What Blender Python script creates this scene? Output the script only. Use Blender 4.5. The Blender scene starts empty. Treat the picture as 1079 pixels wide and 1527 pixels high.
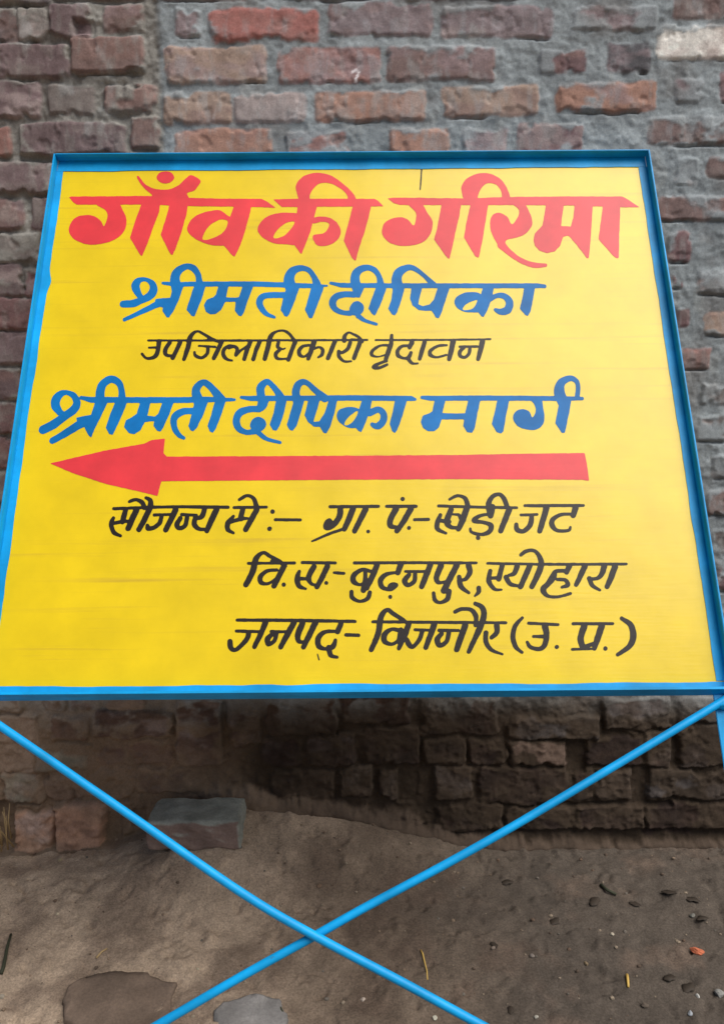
import bpy, bmesh, math, random
import numpy as np
from mathutils import Vector, Matrix
random.seed(7)
C = bpy.context.scene.collection
R = math.radians

# ------------------------------------------------------------------ camera, sky, sun, exposure
F, CX, CY = 1250.0, 539.5, 763.5          # focal length and centre in pixels of the photograph
PITCH, ROLL, H = 8.0, -0.4, 1.15          # camera pitched down, rolled, height above the ground
cam_d = bpy.data.cameras.new('camera'); cam = bpy.data.objects.new('camera', cam_d); C.objects.link(cam)
cam_d.sensor_fit = 'VERTICAL'; cam_d.sensor_height = 24.0; cam_d.lens = F / 1527 * 24.0
cam_d.clip_start = 0.02; cam_d.clip_end = 500
bpy.context.scene.camera = cam
right = Vector((1, 0, 0)); fwd = Vector((0, math.cos(R(PITCH)), -math.sin(R(PITCH)))); up = Vector((0, math.sin(R(PITCH)), math.cos(R(PITCH))))
r2 = right * math.cos(R(ROLL)) + up * math.sin(R(ROLL)); u2 = up * math.cos(R(ROLL)) - right * math.sin(R(ROLL))
cam.matrix_world = Matrix(((r2.x, u2.x, -fwd.x, 0), (r2.y, u2.y, -fwd.y, 0), (r2.z, u2.z, -fwd.z, H), (0, 0, 0, 1)))

SUN_EL, SUN_ROT = 56.0, 130.0             # overcast: broad soft sun high behind the camera's right shoulder
w = bpy.data.worlds.new('World'); bpy.context.scene.world = w; w.use_nodes = True
nt = w.node_tree; bg = nt.nodes['Background']
sky = nt.nodes.new('ShaderNodeTexSky'); sky.sky_type = 'NISHITA'; sky.sun_disc = False
sky.sun_elevation = R(SUN_EL); sky.sun_rotation = R(SUN_ROT); sky.dust_density = 3.0; sky.air_density = 1.0
nt.links.new(sky.outputs[0], bg.inputs[0]); bg.inputs[1].default_value = 0.05
sl = bpy.data.lights.new('sun', 'SUN'); sl.energy = 2.2; sl.angle = R(48); sl.color = (1.0, 0.975, 0.94)
so = bpy.data.objects.new('sun', sl); C.objects.link(so)
sd = Vector((math.sin(R(SUN_ROT)) * math.cos(R(SUN_EL)), math.cos(R(SUN_ROT)) * math.cos(R(SUN_EL)), math.sin(R(SUN_EL))))
so.rotation_euler = sd.to_track_quat('Z', 'Y').to_euler()
vs = bpy.context.scene.view_settings
vs.view_transform = 'Standard'; vs.look = 'None'; vs.gamma = 1.0; vs.exposure = 0.72

# ------------------------------------------------------------------ helpers
def ray(px, py):
    """world directions (N,3) through pixels of the photograph"""
    px = np.asarray(px, float); py = np.asarray(py, float)
    a = (px - CX) / F; b = -(py - CY) / F
    return a[..., None] * np.array(r2) + b[..., None] * np.array(u2) + np.array(fwd)
CAMP = np.array([0, 0, H])
WALL_Y = 1.875
def on_wall(px, py):
    d = ray(px, py); t = WALL_Y / d[..., 1]
    return t * d[..., 0], H + t * d[..., 2]
def on_ground(px, py, z=0.0):
    d = ray(px, py); t = (z - H) / d[..., 2]
    return t * d[..., 0], t * d[..., 1]
def to_px(x, y, z):
    p = np.stack([np.asarray(x, float), np.asarray(y, float), np.asarray(z, float) - H], -1)
    a = p @ np.array(r2); b = p @ np.array(u2); c = p @ np.array(fwd)
    return CX + F * a / c, CY - F * b / c

def _h(ix, iy, seed):
    n = (ix.astype(np.int64) * 374761393 + iy.astype(np.int64) * 668265263 + seed * 974634777) & 0xffffffff
    n = ((n ^ (n >> 13)) * 1274126177) & 0xffffffff
    n = n ^ (n >> 16)
    return (n & 0xffff) / 65535.0
def vnoise(x, y, seed):
    ix = np.floor(x); iy = np.floor(y); fx = x - ix; fy = y - iy
    fx = fx * fx * fx * (fx * (fx * 6 - 15) + 10); fy = fy * fy * fy * (fy * (fy * 6 - 15) + 10)
    a = _h(ix, iy, seed); b = _h(ix + 1, iy, seed); c = _h(ix, iy + 1, seed); d = _h(ix + 1, iy + 1, seed)
    return (a + (b - a) * fx) * (1 - fy) + (c + (d - c) * fx) * fy
def fbm(x, y, size, octv, seed, gain=0.5):
    s = 0; amp = 1; tot = 0
    ca, sa = 0.8, 0.6
    x = x / size; y = y / size
    for k in range(octv):
        s = s + amp * vnoise(x, y, seed + k * 17); tot += amp; amp *= gain
        x, y = (ca * x - sa * y) * 2.03 + 5.2, (sa * x + ca * y) * 2.03 + 1.7
    return s / tot * 2 - 1
def sstep(a, b, x):
    t = np.clip((x - a) / (b - a), 0, 1); return t * t * (3 - 2 * t)
def lin(r, g, b):
    f = lambda c: ((c / 255 + 0.055) / 1.055) ** 2.4 if c / 255 > 0.04045 else c / 255 / 12.92
    return np.array([f(r), f(g), f(b)])

def tag(o, label=None, cat=None, group=None, kind=None):
    for k, v in (('label', label), ('category', cat), ('group', group), ('kind', kind)):
        if v: o[k] = v
    return o
def grid_mesh(name, X, Y, Z, mat, col=None):
    n, m = X.shape
    me = bpy.data.meshes.new(name)
    me.vertices.add(n * m)
    me.vertices.foreach_set('co', np.stack([X, Y, Z], -1).astype(np.float32).ravel())
    i = (np.arange(n - 1)[:, None] * m + np.arange(m - 1)[None, :]).ravel()
    q = np.stack([i, i + 1, i + m + 1, i + m], -1).astype(np.int32)
    me.loops.add(q.size); me.loops.foreach_set('vertex_index', q.ravel())
    me.polygons.add(len(q)); me.polygons.foreach_set('loop_start', np.arange(0, q.size, 4, dtype=np.int32))
    me.polygons.foreach_set('use_smooth', np.ones(len(q), bool))
    me.update(calc_edges=True)
    if col is not None:
        at = me.attributes.new('surface_colour', 'FLOAT_COLOR', 'POINT')
        c = np.concatenate([col, np.ones((n, m, 1))], -1).astype(np.float32)
        at.data.foreach_set('color', c.ravel())
    me.materials.append(mat)
    o = bpy.data.objects.new(name, me); C.objects.link(o)
    return o
def mesh_obj(name, bm, mat, parent=None, smooth=False):
    me = bpy.data.meshes.new(name); bm.to_mesh(me); bm.free(); me.materials.append(mat)
    if smooth:
        for p in me.polygons: p.use_smooth = True
    o = bpy.data.objects.new(name, me); C.objects.link(o)
    if parent: o.parent = parent
    return o

# ------------------------------------------------------------------ materials
def base_mat(name):
    m = bpy.data.materials.new(name); m.use_nodes = True
    return m, m.node_tree, m.node_tree.nodes['Principled BSDF']
def noise(t, scale, detail=6, rough=0.6, vec=None, coord='Object', stretch=None):
    n = t.nodes.new('ShaderNodeTexNoise'); n.inputs['Scale'].default_value = scale
    n.inputs['Detail'].default_value = detail; n.inputs['Roughness'].default_value = rough
    tc = t.nodes.new('ShaderNodeTexCoord'); src = tc.outputs[coord]
    if stretch:
        mp = t.nodes.new('ShaderNodeMapping'); mp.inputs['Scale'].default_value = stretch
        t.links.new(src, mp.inputs[0]); src = mp.outputs[0]
    t.links.new(src, n.inputs['Vector'])
    return n
def ramp(t, fac, stops):
    r = t.nodes.new('ShaderNodeValToRGB'); e = r.color_ramp.elements
    while len(e) < len(stops): e.new(0.5)
    for k, (p, c) in enumerate(stops):
        e[k].position = p; e[k].color = (*c, 1) if not np.isscalar(c) else (c, c, c, 1)
    t.links.new(fac, r.inputs[0]); return r
def mix(t, fac, a, b, mode='MIX'):
    m = t.nodes.new('ShaderNodeMix'); m.data_type = 'RGBA'; m.blend_type = mode
    if hasattr(fac, 'is_output') or hasattr(fac, 'links'): t.links.new(fac, m.inputs[0])
    else: m.inputs[0].default_value = fac
    for s, v in ((6, a), (7, b)):
        if hasattr(v, 'links'): t.links.new(v, m.inputs[s])
        else: m.inputs[s].default_value = (*v, 1)
    return m.outputs[2]
def bump(t, p, h, strength, dist):
    b = t.nodes.new('ShaderNodeBump'); b.inputs['Strength'].default_value = strength; b.inputs['Distance'].default_value = dist
    t.links.new(h, b.inputs['Height']); t.links.new(b.outputs[0], p.inputs['Normal']); return b
def earthy(name, lo=0.78, hi=1.2, fine=220, rough=0.95, bdist=0.0022, colour=None):
    m, t, p = base_mat(name)
    if colour is None:
        at = t.nodes.new('ShaderNodeAttribute'); at.attribute_name = 'surface_colour'; src = at.outputs['Color']
    else:
        rgb = t.nodes.new('ShaderNodeRGB'); rgb.outputs[0].default_value = (*colour, 1); src = rgb.outputs[0]
    n1 = noise(t, fine, 5, 0.7); r1 = ramp(t, n1.outputs['Fac'], [(0.3, lo), (0.72, hi)])
    n2 = noise(t, 28, 6, 0.65); r2_ = ramp(t, n2.outputs['Fac'], [(0.3, 0.85), (0.7, 1.15)])
    c = mix(t, 1.0, src, r1.outputs[0], 'MULTIPLY'); c = mix(t, 1.0, c, r2_.outputs[0], 'MULTIPLY')
    t.links.new(c, p.inputs['Base Color'])
    p.inputs['Roughness'].default_value = rough; p.inputs['Specular IOR Level'].default_value = 0.25
    nb = noise(t, fine * 1.4, 8, 0.75); bump(t, p, nb.outputs['Fac'], 0.8, bdist)
    return m
M_wall = earthy('brick_and_mortar', 0.82, 1.16, 230, 0.95, 0.0018)
M_soil = earthy('bare_soil', 0.58, 1.38, 240, 0.97, 0.0045)
M_stone = earthy('rubble_stone', 0.8, 1.2, 200, 0.92, 0.0015)

def paint(name, col, rough, streak=None, wave=0.0, var=0.10, spec=0.5, wear=None):
    m, t, p = base_mat(name)
    n = noise(t, 9, 5, 0.6); r = ramp(t, n.outputs['Fac'], [(0.3, 1 - var), (0.7, 1 + var * 0.6)])
    c = mix(t, 1.0, col, r.outputs[0], 'MULTIPLY')
    br = noise(t, 1.0, 4, 0.6, stretch=(16, 16, 160)); brr = ramp(t, br.outputs['Fac'], [(0.3, 1 - var * 0.5), (0.7, 1 + var * 0.4)])
    c = mix(t, 1.0, c, brr.outputs[0], 'MULTIPLY')
    if wear:
        wn = noise(t, 34, 6, 0.7); wr = ramp(t, wn.outputs['Fac'], [(0.66, 0.0), (0.72, 1.0)]); wn2 = noise(t, 7, 3, 0.5); wr2 = ramp(t, wn2.outputs['Fac'], [(0.48, 0.0), (0.62, 0.9)])
        c = mix(t, mix(t, 1.0, wr.outputs[0], wr2.outputs[0], 'MULTIPLY'), c, wear)
    if streak:
        s = noise(t, 1.0, 5, 0.6, stretch=(1.6, 75, 1)); sr = ramp(t, s.outputs['Fac'], [(0.56, 0.0), (0.70, 0.85)])
        s2 = noise(t, 4.0, 3, 0.5); sr2 = ramp(t, s2.outputs['Fac'], [(0.40, 0.0), (0.64, 0.6)])
        k = mix(t, 1.0, sr.outputs[0], sr2.outputs[0], 'MULTIPLY')
        c = mix(t, k, c, streak)
    t.links.new(c, p.inputs['Base Color'])
    p.inputs['Roughness'].default_value = rough; p.inputs['Specular IOR Level'].default_value = spec
    a = noise(t, 1.0, 4, 0.6, stretch=(14, 220, 1)); b = noise(t, 5, 3, 0.5)
    ad = t.nodes.new('ShaderNodeMath'); ad.operation = 'MULTIPLY_ADD'; ad.inputs[1].default_value = 0.10
    t.links.new(a.outputs['Fac'], ad.inputs[0]); t.links.new(b.outputs['Fac'], ad.inputs[2])
    bump(t, p, ad.outputs[0], 0.35, 0.004 + wave)
    return m
M_yellow = paint('yellow_enamel', (0.76, 0.54, 0.003), 0.32, streak=(0.46, 0.29, 0.03), var=0.09, spec=0.47)
M_blue = paint('sky_blue_enamel', (0.002, 0.33, 0.70), 0.46, var=0.30, spec=0.3, wear=(0.05, 0.07, 0.08))
M_red = paint('red_lettering_paint', (0.72, 0.036, 0.044), 0.42, var=0.16, spec=0.42)
M_navy = paint('blue_lettering_paint', (0.000, 0.150, 0.43), 0.44, var=0.28, spec=0.24)
M_black = paint('black_lettering_paint', (0.016, 0.011, 0.009), 0.42, var=0.3, spec=0.30)

# ------------------------------------------------------------------ brick wall (relief of bricks, mortar and mud in one mesh)
def axis(lo, hi, step, far_lo, far_hi, grow=1.25):
    a = list(np.arange(lo, hi + step / 2, step)); s = step; b = []
    v = lo
    while v > far_lo: s *= grow; v -= s; b.append(max(v, far_lo))
    s = step; v = a[-1]; e = []
    while v < far_hi: s *= grow; v += s; e.append(min(v, far_hi))
    return np.array(b[::-1] + a + e)
wx = axis(-1.0, 1.0, 0.0031, -3.2, 3.2, 1.03); wz = axis(-0.12, 2.02, 0.0031, -0.13, 2.7, 1.03)
WX, WZ = np.meshgrid(wx, wz)
COL = {k: lin(*v) for k, v in dict(red=(160, 106, 94), bright=(182, 100, 86), purple=(118, 92, 94), tan=(172, 140, 118), orange=(186, 130, 102),
       pale=(172, 155, 150), white=(236, 230, 218), pinkgrey=(150, 128, 130), dark=(84, 78, 82), brown=(134, 102, 94), dkred=(124, 82, 82),
       greyb=(128, 116, 110), mud=(92, 74, 60), rust=(150, 112, 86), mudlight=(128, 108, 90), mudred=(84, 64, 54), green=(108, 102, 86), stone=(140, 146, 148)).items()}
CEM = lin(147, 154, 156); OLD = lin(142, 139, 132); MUD = lin(98, 82, 66)
BR = [  # photo pixels x0,y0,x1,y1, colour, proud mm, smear
 # top left, older masonry
 (-25, 14, 24, 60, 'dark', 0, .1), (28, 12, 70, 60, 'greyb', 2, .35), (74, 6, 132, 57, 'purple', 6, .05), (155, 8, 212, 44, 'brown', 0, .5), (-30, -40, 22, 2, 'purple', 0, .2), (26, -45, 70, 4, 'dark', 2, .1), (76, -50, 215, -6, 'brown', 0, .4),
 (-20, 67, 103, 114, 'purple', 4, .1), (107, 57, 213, 107, 'brown', 7, .15),
 (-40, 122, 58, 173, 'purple', 2, .1), (73, 127, 140, 169, 'greyb', 2, .1), (158, 127, 232, 165, 'brown', 5, .3),
 (-30, 191, 14, 231, 'red', 2, .1), (30, 183, 186, 229, 'purple', 6, .15), (196, 175, 235, 219, 'brown', 2, .2),
 (-70, 242, 82, 287, 'purple', 4, .1), (-50, 297, 34, 341, 'purple', 3, .1), (48, 295, 120, 342, 'purple', 2, .1), (-40, 350, 58, 391, 'greyb', 3, .55),
 (-40, 396, 32, 441, 'purple', 1, .2), (36, 400, 62, 442, 'dkred', -1, .2), (-60, 446, 46, 491, 'dkred', 4, .15), (-60, 496, 40, 542, 'purple', 4, .1), (-70, 551, 30, 594, 'purple', 3, .25),
 (-40, 602, 28, 646, 'dkred', 2, .15), (-60, 654, 24, 697, 'dkred', 2, .15), (-60, 706, 40, 748, 'purple', 2, .2),
 # top, newer masonry with grey cement
 (262, 12, 297, 51, 'pinkgrey', 0, .45), (315, 13, 472, 58, 'bright', 5, .12), (490, 5, 642, 51, 'pinkgrey', 2, .2), (660, 9, 822, 52, 'pinkgrey', 3, .3), (855, 10, 978, 43, 'pinkgrey', 5, .5), (1004, -14, 1100, 26, 'brown', 1, .4),
 (240, -48, 400, -3, 'brown', 2, .3), (420, -50, 585, -4, 'purple', 3, .2), (605, -52, 770, -5, 'purple', 3, .2), (790, -52, 960, -8, 'dark', 2, .5), (980, -70, 1130, -30, 'brown', 2, .4),
 (248, 72, 396, 122, 'tan', 5, .12), (416, 72, 566, 121, 'red', 3, .15), (579, 70, 736, 118, 'brown', 5, .15), (805, 76, 873, 107, 'dkred', 1, .45), (908, 66, 966, 105, 'dark', 1, .2), (981, 39, 1120, 87, 'white', 7, .05),
 (245, 138, 342, 183, 'tan', 4, .12), (350, 140, 453, 181, 'pale', 5, .15), (471, 138, 633, 179, 'orange', 4, .12), (660, 131, 802, 172, 'tan', 4, .18), (831, 125, 976, 165, 'orange', 6, .3), (1008, 120, 1046, 150, 'pinkgrey', 0, .5), (1075, 110, 1150, 150, 'dkred', 1, .3),
 (261, 193, 404, 238, 'orange', 4, .15), (427, 196, 516, 238, 'red', 2, .5), (582, 193, 668, 238, 'orange', 4, .15), (690, 191, 752, 238, 'pinkgrey', 2, .35), (771, 185, 866, 232, 'dkred', 2, .3), (967, 175, 1120, 213, 'brown', 3, .3),
 # right of the board
 (1007, 237, 1040, 275, 'stone', 5, .6), (1057, 235, 1120, 263, 'brown', 2, .3), (984, 293, 1120, 327, 'brown', 4, .3), (996, 347, 1029, 388, 'dkred', 3, .15), (1042, 404, 1120, 436, 'pale', 2, .6), (1002, 410, 1016, 428, 'dkred', 0, .2), (1011, 460, 1026, 486, 'dkred', 1, .2),
 (1052, 467, 1130, 499, 'tan', 3, .3), (1019, 521, 1057, 548, 'red', 2, .1), (1046, 573, 1130, 602, 'greyb', 3, .4), (1040, 620, 1080, 656, 'greyb', 4, .5), (1062, 680, 1095, 712, 'stone', 4, .4), (1054, 733, 1130, 767, 'brown', 3, .3), (1060, 790, 1120, 825, 'greyb', 2, .5), (1066, 838, 1130, 880, 'dkred', 2, .3),
 # below the board, old masonry caked with mud
 (-30, 1040, 30, 1060, 'mudlight', 6, .3), (66, 1040, 96, 1060, 'mudlight', 6, .3), (155, 1030, 216, 1057, 'mudlight', 5, .3), (100, 1040, 146, 1060, 'mud', -1, .4),
 (-40, 1068, 55, 1108, 'mudlight', 3, .3), (80, 1068, 130, 1104, 'mud', 4, .4), (140, 1062, 255, 1100, 'mudred', 9, .25), (-40, 1114, 48, 1150, 'mudlight', 2, .3), (55, 1110, 134, 1146, 'green', 5, .3), (150, 1104, 254, 1139, 'mudred', 0, .2),
 (264, 1042, 331, 1137, 'mudred', 12, .3), (4, 1155, 64, 1196, 'green', 6, .3), (70, 1158, 104, 1192, 'mud', 2, .4), (110, 1150, 200, 1190, 'mud', 0, .6), (205, 1145, 300, 1182, 'mud', 2, .6),
 (22, 1212, 83, 1268, 'rust', 18, -.25), (88, 1198, 156, 1276, 'rust', 22, -.2),
 (340, 1064, 386, 1112, 'mudred', 3, .2), (395, 1045, 500, 1095, 'mudred', 4, .3), (390, 1105, 450, 1142, 'mudred', 2, .3), (460, 1098, 527, 1141, 'mudred', 5, .2), (545, 1085, 620, 1140, 'mud', 2, .3), (510, 1035, 610, 1078, 'mudred', 5, .3),
 (402, 1150, 496, 1190, 'mud', 4, .4), (505, 1146, 552, 1187, 'mudlight', 8, .2), (565, 1150, 593, 1191, 'mudlight', 8, .2), (628, 1040, 740, 1095, 'mud', 4, .3), (632, 1104, 690, 1138, 'mud', 4, .3), (645, 1144, 702, 1190, 'mudlight', 10, .2), (715, 1146, 842, 1198, 'mudred', 6, .2),
 (758, 1072, 890, 1102, 'greyb', 9, .4), (760, 1108, 841, 1141, 'tan', 7, .3), (700, 1104, 752, 1138, 'mudred', 2, .2), (872, 1102, 955, 1141, 'mudred', 3, .2), (964, 1094, 1002, 1141, 'mudlight', 8, .2), (1012, 1085, 1120, 1140, 'mud', 4, .3),
 (890, 1150, 942, 1192, 'pale', 6, .5), (968, 1149, 1120, 1189, 'greyb', 9, .3), (855, 1150, 885, 1190, 'mud', 2, .3), (650, 1200, 745, 1240, 'mud', 5, .4), (755, 1204, 850, 1240, 'mudred', 7, .3), (860, 1200, 955, 1240, 'mudred', 6, .3), (962, 1196, 1120, 1244, 'mudred', 9, .3), (900, 1042, 1000, 1088, 'greyb', 4, .3), (1010, 1040, 1120, 1078, 'greyb', 4, .3),
]
HOLES = [(331, 1050, 338, 1130, 22), (310, 1138, 362, 1186, 30), (156, 1214, 182, 1262, 34), (199, 1208, 217, 1234, 36), (594, 1146, 622, 1196, 34), (843, 1104, 872, 1152, 34), (941, 1142, 966, 1196, 32), (1000, 1098, 1010, 1142, 25),
         (700, 1236, 1130, 1282, 45), (66, 1150, 74, 1160, 20), (0, 1195, 24, 1262, 16), (82, 1232, 88, 1272, 25), (30, 232, 82, 239, 14), (110, 28, 140, 50, 14), (800, 1196, 1000, 1202, 16)]
def ground_z(X, Y):
    bank = 0.072 * sstep(1.15, 1.80, Y) * sstep(2.6, 1.9, Y) * sstep(4, 1.5, np.abs(X))
    heap = 0.085 * sstep(1.62, 1.88, Y) * np.exp(-((X + 0.12) / 0.30) ** 2) * sstep(2.6, 1.9, Y)
    left = 0.055 * np.exp(-((X + 0.36) / 0.20) ** 2) * sstep(1.60, 1.74, Y) * sstep(2.6, 1.9, Y)
    near = sstep(3.5, 1.5, np.hypot(X, Y - 1.4))
    n = fbm(X, Y, 0.25, 4, 500) * 0.012 + fbm(X, Y, 0.06, 4, 510, .55) * 0.006 + fbm(X, Y, 0.02, 3, 520, .6) * 0.0022
    clod = np.maximum(fbm(X, Y, 0.035, 3, 530) - 0.25, 0) * 0.016
    pits = np.maximum(fbm(X, Y, 0.03, 3, 540) - 0.33, 0) * -0.022
    far = fbm(X, Y, 3.0, 4, 560) * 0.05 * sstep(3, 12, np.hypot(X, Y))
    return bank + heap + left + n + (clod + pits) * near + far
def build_wall():
    X, Z = WX, WZ
    PX, PY = to_px(X, np.full_like(X, WALL_Y), Z)
    wob1 = fbm(X, Z, 0.05, 4, 3); wob2 = fbm(X, Z, 0.05, 4, 91); fine = fbm(X, Z, 0.018, 4, 11, 0.6)
    big = fbm(X, Z, 0.3, 3, 40)
    qx = on_wall(236, 100)[0]
    lower = sstep(0.50, 0.36, Z + big * 0.05)                       # mud-splashed foot of the wall
    oldp = sstep(qx + 0.012, qx - 0.006, X + wob1 * 0.006)          # older part on the left
    lumpy = fbm(X, Z, 0.028, 4, 21, 0.55)
    mort = -0.0022 * (1 - oldp) - 0.007 * oldp + fine * 0.0024 + fbm(X, Z, 0.009, 2, 23) * 0.0010 + lumpy * (0.0035 + 0.006 * oldp) + wob1 * 0.002
    mort = mort * (1 - lower) + (-0.004 + wob1 * 0.010 + fine * 0.003 + big * 0.006) * lower
    h = mort.copy()
    n_c = fbm(X, Z, 0.08, 4, 55)
    col = CEM[None, None] * (1 - oldp[..., None]) + OLD * oldp[..., None]
    col = col * (1 + 0.24 * n_c[..., None] + 0.14 * lumpy[..., None]); dirt = (sstep(0.1, 0.5, fbm(X, Z, 0.13, 5, 66)) * 0.45)[..., None]; col = col * (1 - dirt) + lin(112, 104, 98) * dirt
    col = col * (1 - lower[..., None]) + MUD * (1 + 0.22 * n_c[..., None]) * lower[..., None]
    base_c = col.copy()
    bricks = []
    for (a, b, c, d, k, pr, sm) in BR:
        x0, _ = on_wall(a, (b + d) / 2); x1, _ = on_wall(c, (b + d) / 2)
        _, z1 = on_wall((a + c) / 2, b); _, z0 = on_wall((a + c) / 2, d)
        bricks.append((float(x0), float(x1), float(z0), float(z1), k, pr, sm))
    # masonry nobody can see from here: behind the board and past the frame
    rng = random.Random(5); z = -0.1; row = 0
    while z < 2.7:
        x = -3.2 - (0.12 if row % 2 else 0) + rng.uniform(-.03, .03)
        while x < 3.2:
            L = rng.uniform(0.205, 0.235)
            px, py = to_px(x + L / 2, WALL_Y, z + 0.034)
            xl, yl = to_px(x, WALL_Y, z + 0.034); xr, _ = to_px(x + L, WALL_Y, z + 0.034)
            lo_e, hi_e = 80 - (py - 228) * 0.149, 968 + (py - 222) * 0.158
            seen = -90 < py < 1300 and xr > -60 and xl < 1140 and (py < 262 or py > 1015 or xl < lo_e + 30 or xr > hi_e - 30)
            if not seen:
                k = rng.choice(['purple', 'brown', 'dkred', 'purple', 'greyb'] if x < qx else ['red', 'tan', 'orange', 'brown', 'pinkgrey', 'pale', 'dkred'])
                if z < 0.42: k = rng.choice(['mud', 'mudred', 'mudlight', 'mud'])
                bricks.append((x, x + L, z, z + rng.uniform(.058, .064), k, rng.uniform(0, 5), rng.uniform(.1, .45)))
            x += L + rng.uniform(.012, .024)
        z += 0.0765; row += 1
    for i, (x0, x1, z0, z1, k, pr, sm) in enumerate(bricks):
        ix = np.where((wx > x0 - .02) & (wx < x1 + .02))[0]; iz = np.where((wz > z0 - .02) & (wz < z1 + .02))[0]
        if len(ix) < 2 or len(iz) < 2: continue
        s = (slice(iz[0], iz[-1] + 1), slice(ix[0], ix[-1] + 1))
        rr = random.Random(i * 13 + 1)
        xc, zc = (x0 + x1) / 2, (z0 + z1) / 2; an = R(rr.uniform(-1.2, 1.2))
        lx = (X[s] - xc); lz = (Z[s] - zc); lx, lz = lx * math.cos(an) + lz * math.sin(an), lz * math.cos(an) - lx * math.sin(an)
        lo = lower[s]
        hw, hh = (x1 - x0) / 2, (z1 - z0) / 2
        old = float(xc < qx)
        w3 = fbm(X[s] + i * 5.3, Z[s], 0.03, 3, 900 + i); w4 = fbm(X[s] - i * 2.9, Z[s], 0.03, 3, 1300 + i)
        lx = lx + wob1[s] * (0.003 + 0.007 * lo) + w3 * (0.0045 + 0.004 * lo); lz = lz + wob2[s] * (0.002 + 0.007 * lo) + w4 * (0.0035 + 0.004 * lo)
        lz = lz + lx * lx * rr.uniform(-.35, .35)
        rad = min(0.003 + 0.006 * rr.random(), hh * 0.7, hw * 0.7)
        qx_ = np.abs(lx) - hw + rad; qz_ = np.abs(lz) - hh + rad
        d = np.hypot(np.maximum(qx_, 0), np.maximum(qz_, 0)) + np.minimum(np.maximum(qx_, qz_), 0) - rad
        d = d + fine[s] * 0.0022 - 0.0036
        chip = fbm(X[s] + i * 3.1, Z[s], 0.035, 3, 70 + i)
        d = d + np.maximum(chip - 0.3, 0) * 0.026
        m = sstep(0.0018, -0.0042, d)
        face = (pr * (0.0005 if z0 > .45 and not old else (.0009 if xc < -0.3 else .0006)) + rr.uniform(-.001, .001)) + lx * rr.uniform(-.02, .02) + lz * rr.uniform(-.07, .01) + fine[s] * 0.0010 + chip * 0.0018
        face = face - 0.0015 * sstep(-0.007, -0.0005, d)
        # broken hollows in the arris
        hol = sstep(0.30, 0.52, w4 + 0.25 * sstep(-0.014, 0, d)); face = face - hol * 0.003
        # cement or mud smeared over part of the face, creeping in from the top and the sides
        sn = fbm(X[s] + i * 7.7, Z[s] * 1.3, 0.055, 4, 200 + i)
        edge = sstep(-0.018, 0.0, d) * (0.35 + 0.65 * sstep(-0.2, 0.8, lz / hh))
        smear = sstep(0.02, 0.30, sn * 0.9 + sm * 1.2 - 0.55 + ((0.34 if xc > -0.2 else 0.18) if z0 < .45 else 0) + 0.42 * edge)
        face = face + smear * 0.0014
        # raked or fallen-out joint under the brick
        gap = sstep(0.0045 + 0.003 * old, 0.001, np.abs(lz + hh + 0.004)) * sstep(hw + .004, hw - .012, np.abs(lx)) * sstep(-0.25 - .3 * old, 0.25, fbm(X[s] + i * 1.9, Z[s] * 0.2, 0.07, 2, 1700 + i)) * (1 - lo * .5)
        bc = COL[k] * (0.92 + 0.24 * rr.random()); bc = bc * 0.80 + bc.mean() * 0.20
        v = fbm(X[s] + i, Z[s] * 2.0, 0.06, 4, 400 + i)[..., None]; v2 = fbm(X[s] * 2.2 + i, Z[s] * 0.8, 0.03, 4, 2100 + i)[..., None]
        alt = COL[rr.choice(['greyb', 'brown', 'pinkgrey', 'pale'])] if z0 > .45 else COL[rr.choice(['mud', 'greyb', 'mudred'])]
        cc = bc * (1 + 0.30 * v + 0.20 * v2); am = sstep(-0.15, 0.45, v) * 0.62
        cc = cc * (1 - am) + alt * (1 + 0.2 * v2) * am
        film = (0.14 + 0.32 * sstep(0.0, 0.5, v2)) * (0.2 if k == 'white' else 1)                    # thin cement dust
        if z0 > .45: cc = cc * (1 - film) + base_c[s] * film
        cc = cc * (1 - 0.9 * smear[..., None]) + base_c[s] * 1.04 * 0.9 * smear[..., None]
        cm = sstep(0.0032, -0.0036, d)[..., None]
        up_ = np.maximum(h[s], mort[s] * (1 - m) + face * m)
        h[s] = up_ - gap * (0.009 + 0.008 * old) * (1 - m)
        col[s] = col[s] * (1 - cm) + cc * cm
    for (a, b, c, d, dep) in HOLES:
        x0, _ = on_wall(a, (b + d) / 2); x1, _ = on_wall(c, (b + d) / 2); _, z1 = on_wall((a + c) / 2, b); _, z0 = on_wall((a + c) / 2, d)
        lx = np.abs(X - (x0 + x1) / 2 + wob1 * .006) - (x1 - x0) / 2; lz = np.abs(Z - (z0 + z1) / 2 + wob2 * .006) - (z1 - z0) / 2
        dd = np.maximum(lx, lz) + fine * .002
        m = sstep(0.003, -0.004, dd); h[:] = h * (1 - m) + (-dep * .001 + fine * .004) * m
    # crumbs of dried mud caking the foot of the wall
    lump = fbm(X, Z, 0.03, 5, 77, 0.62)
    h += lower * (np.maximum(lump, 0) ** 1.5 * 0.012 + fine * 0.0016)
    dust = sstep(-0.1, 0.5, fbm(X, Z * 1.6, 0.12, 5, 88) + 0.1) * lower * 0.55
    col = col * (1 - dust[..., None]) + lin(112, 94, 78) * dust[..., None]
    shaded = (lower * (sstep(-0.46, -0.22, X + wob1 * 0.05 + big * 0.06) * 1.35 - 0.75))[..., None]; col = col * (1 - shaded)  # shade under the board painted into the foot's colour, left end lightened
    gl = ground_z(wx, np.full_like(wx, WALL_Y - 0.02))[None, :]; hz = Z - gl
    top = (0.045 + 0.05 * fbm(X, Z, 0.09, 4, 1500) + 0.02 * fine) * (0.06 + 0.94 * sstep(-0.47, -0.37, X)) * (1 - 0.35 * sstep(0.22, 0.42, X))
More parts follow.
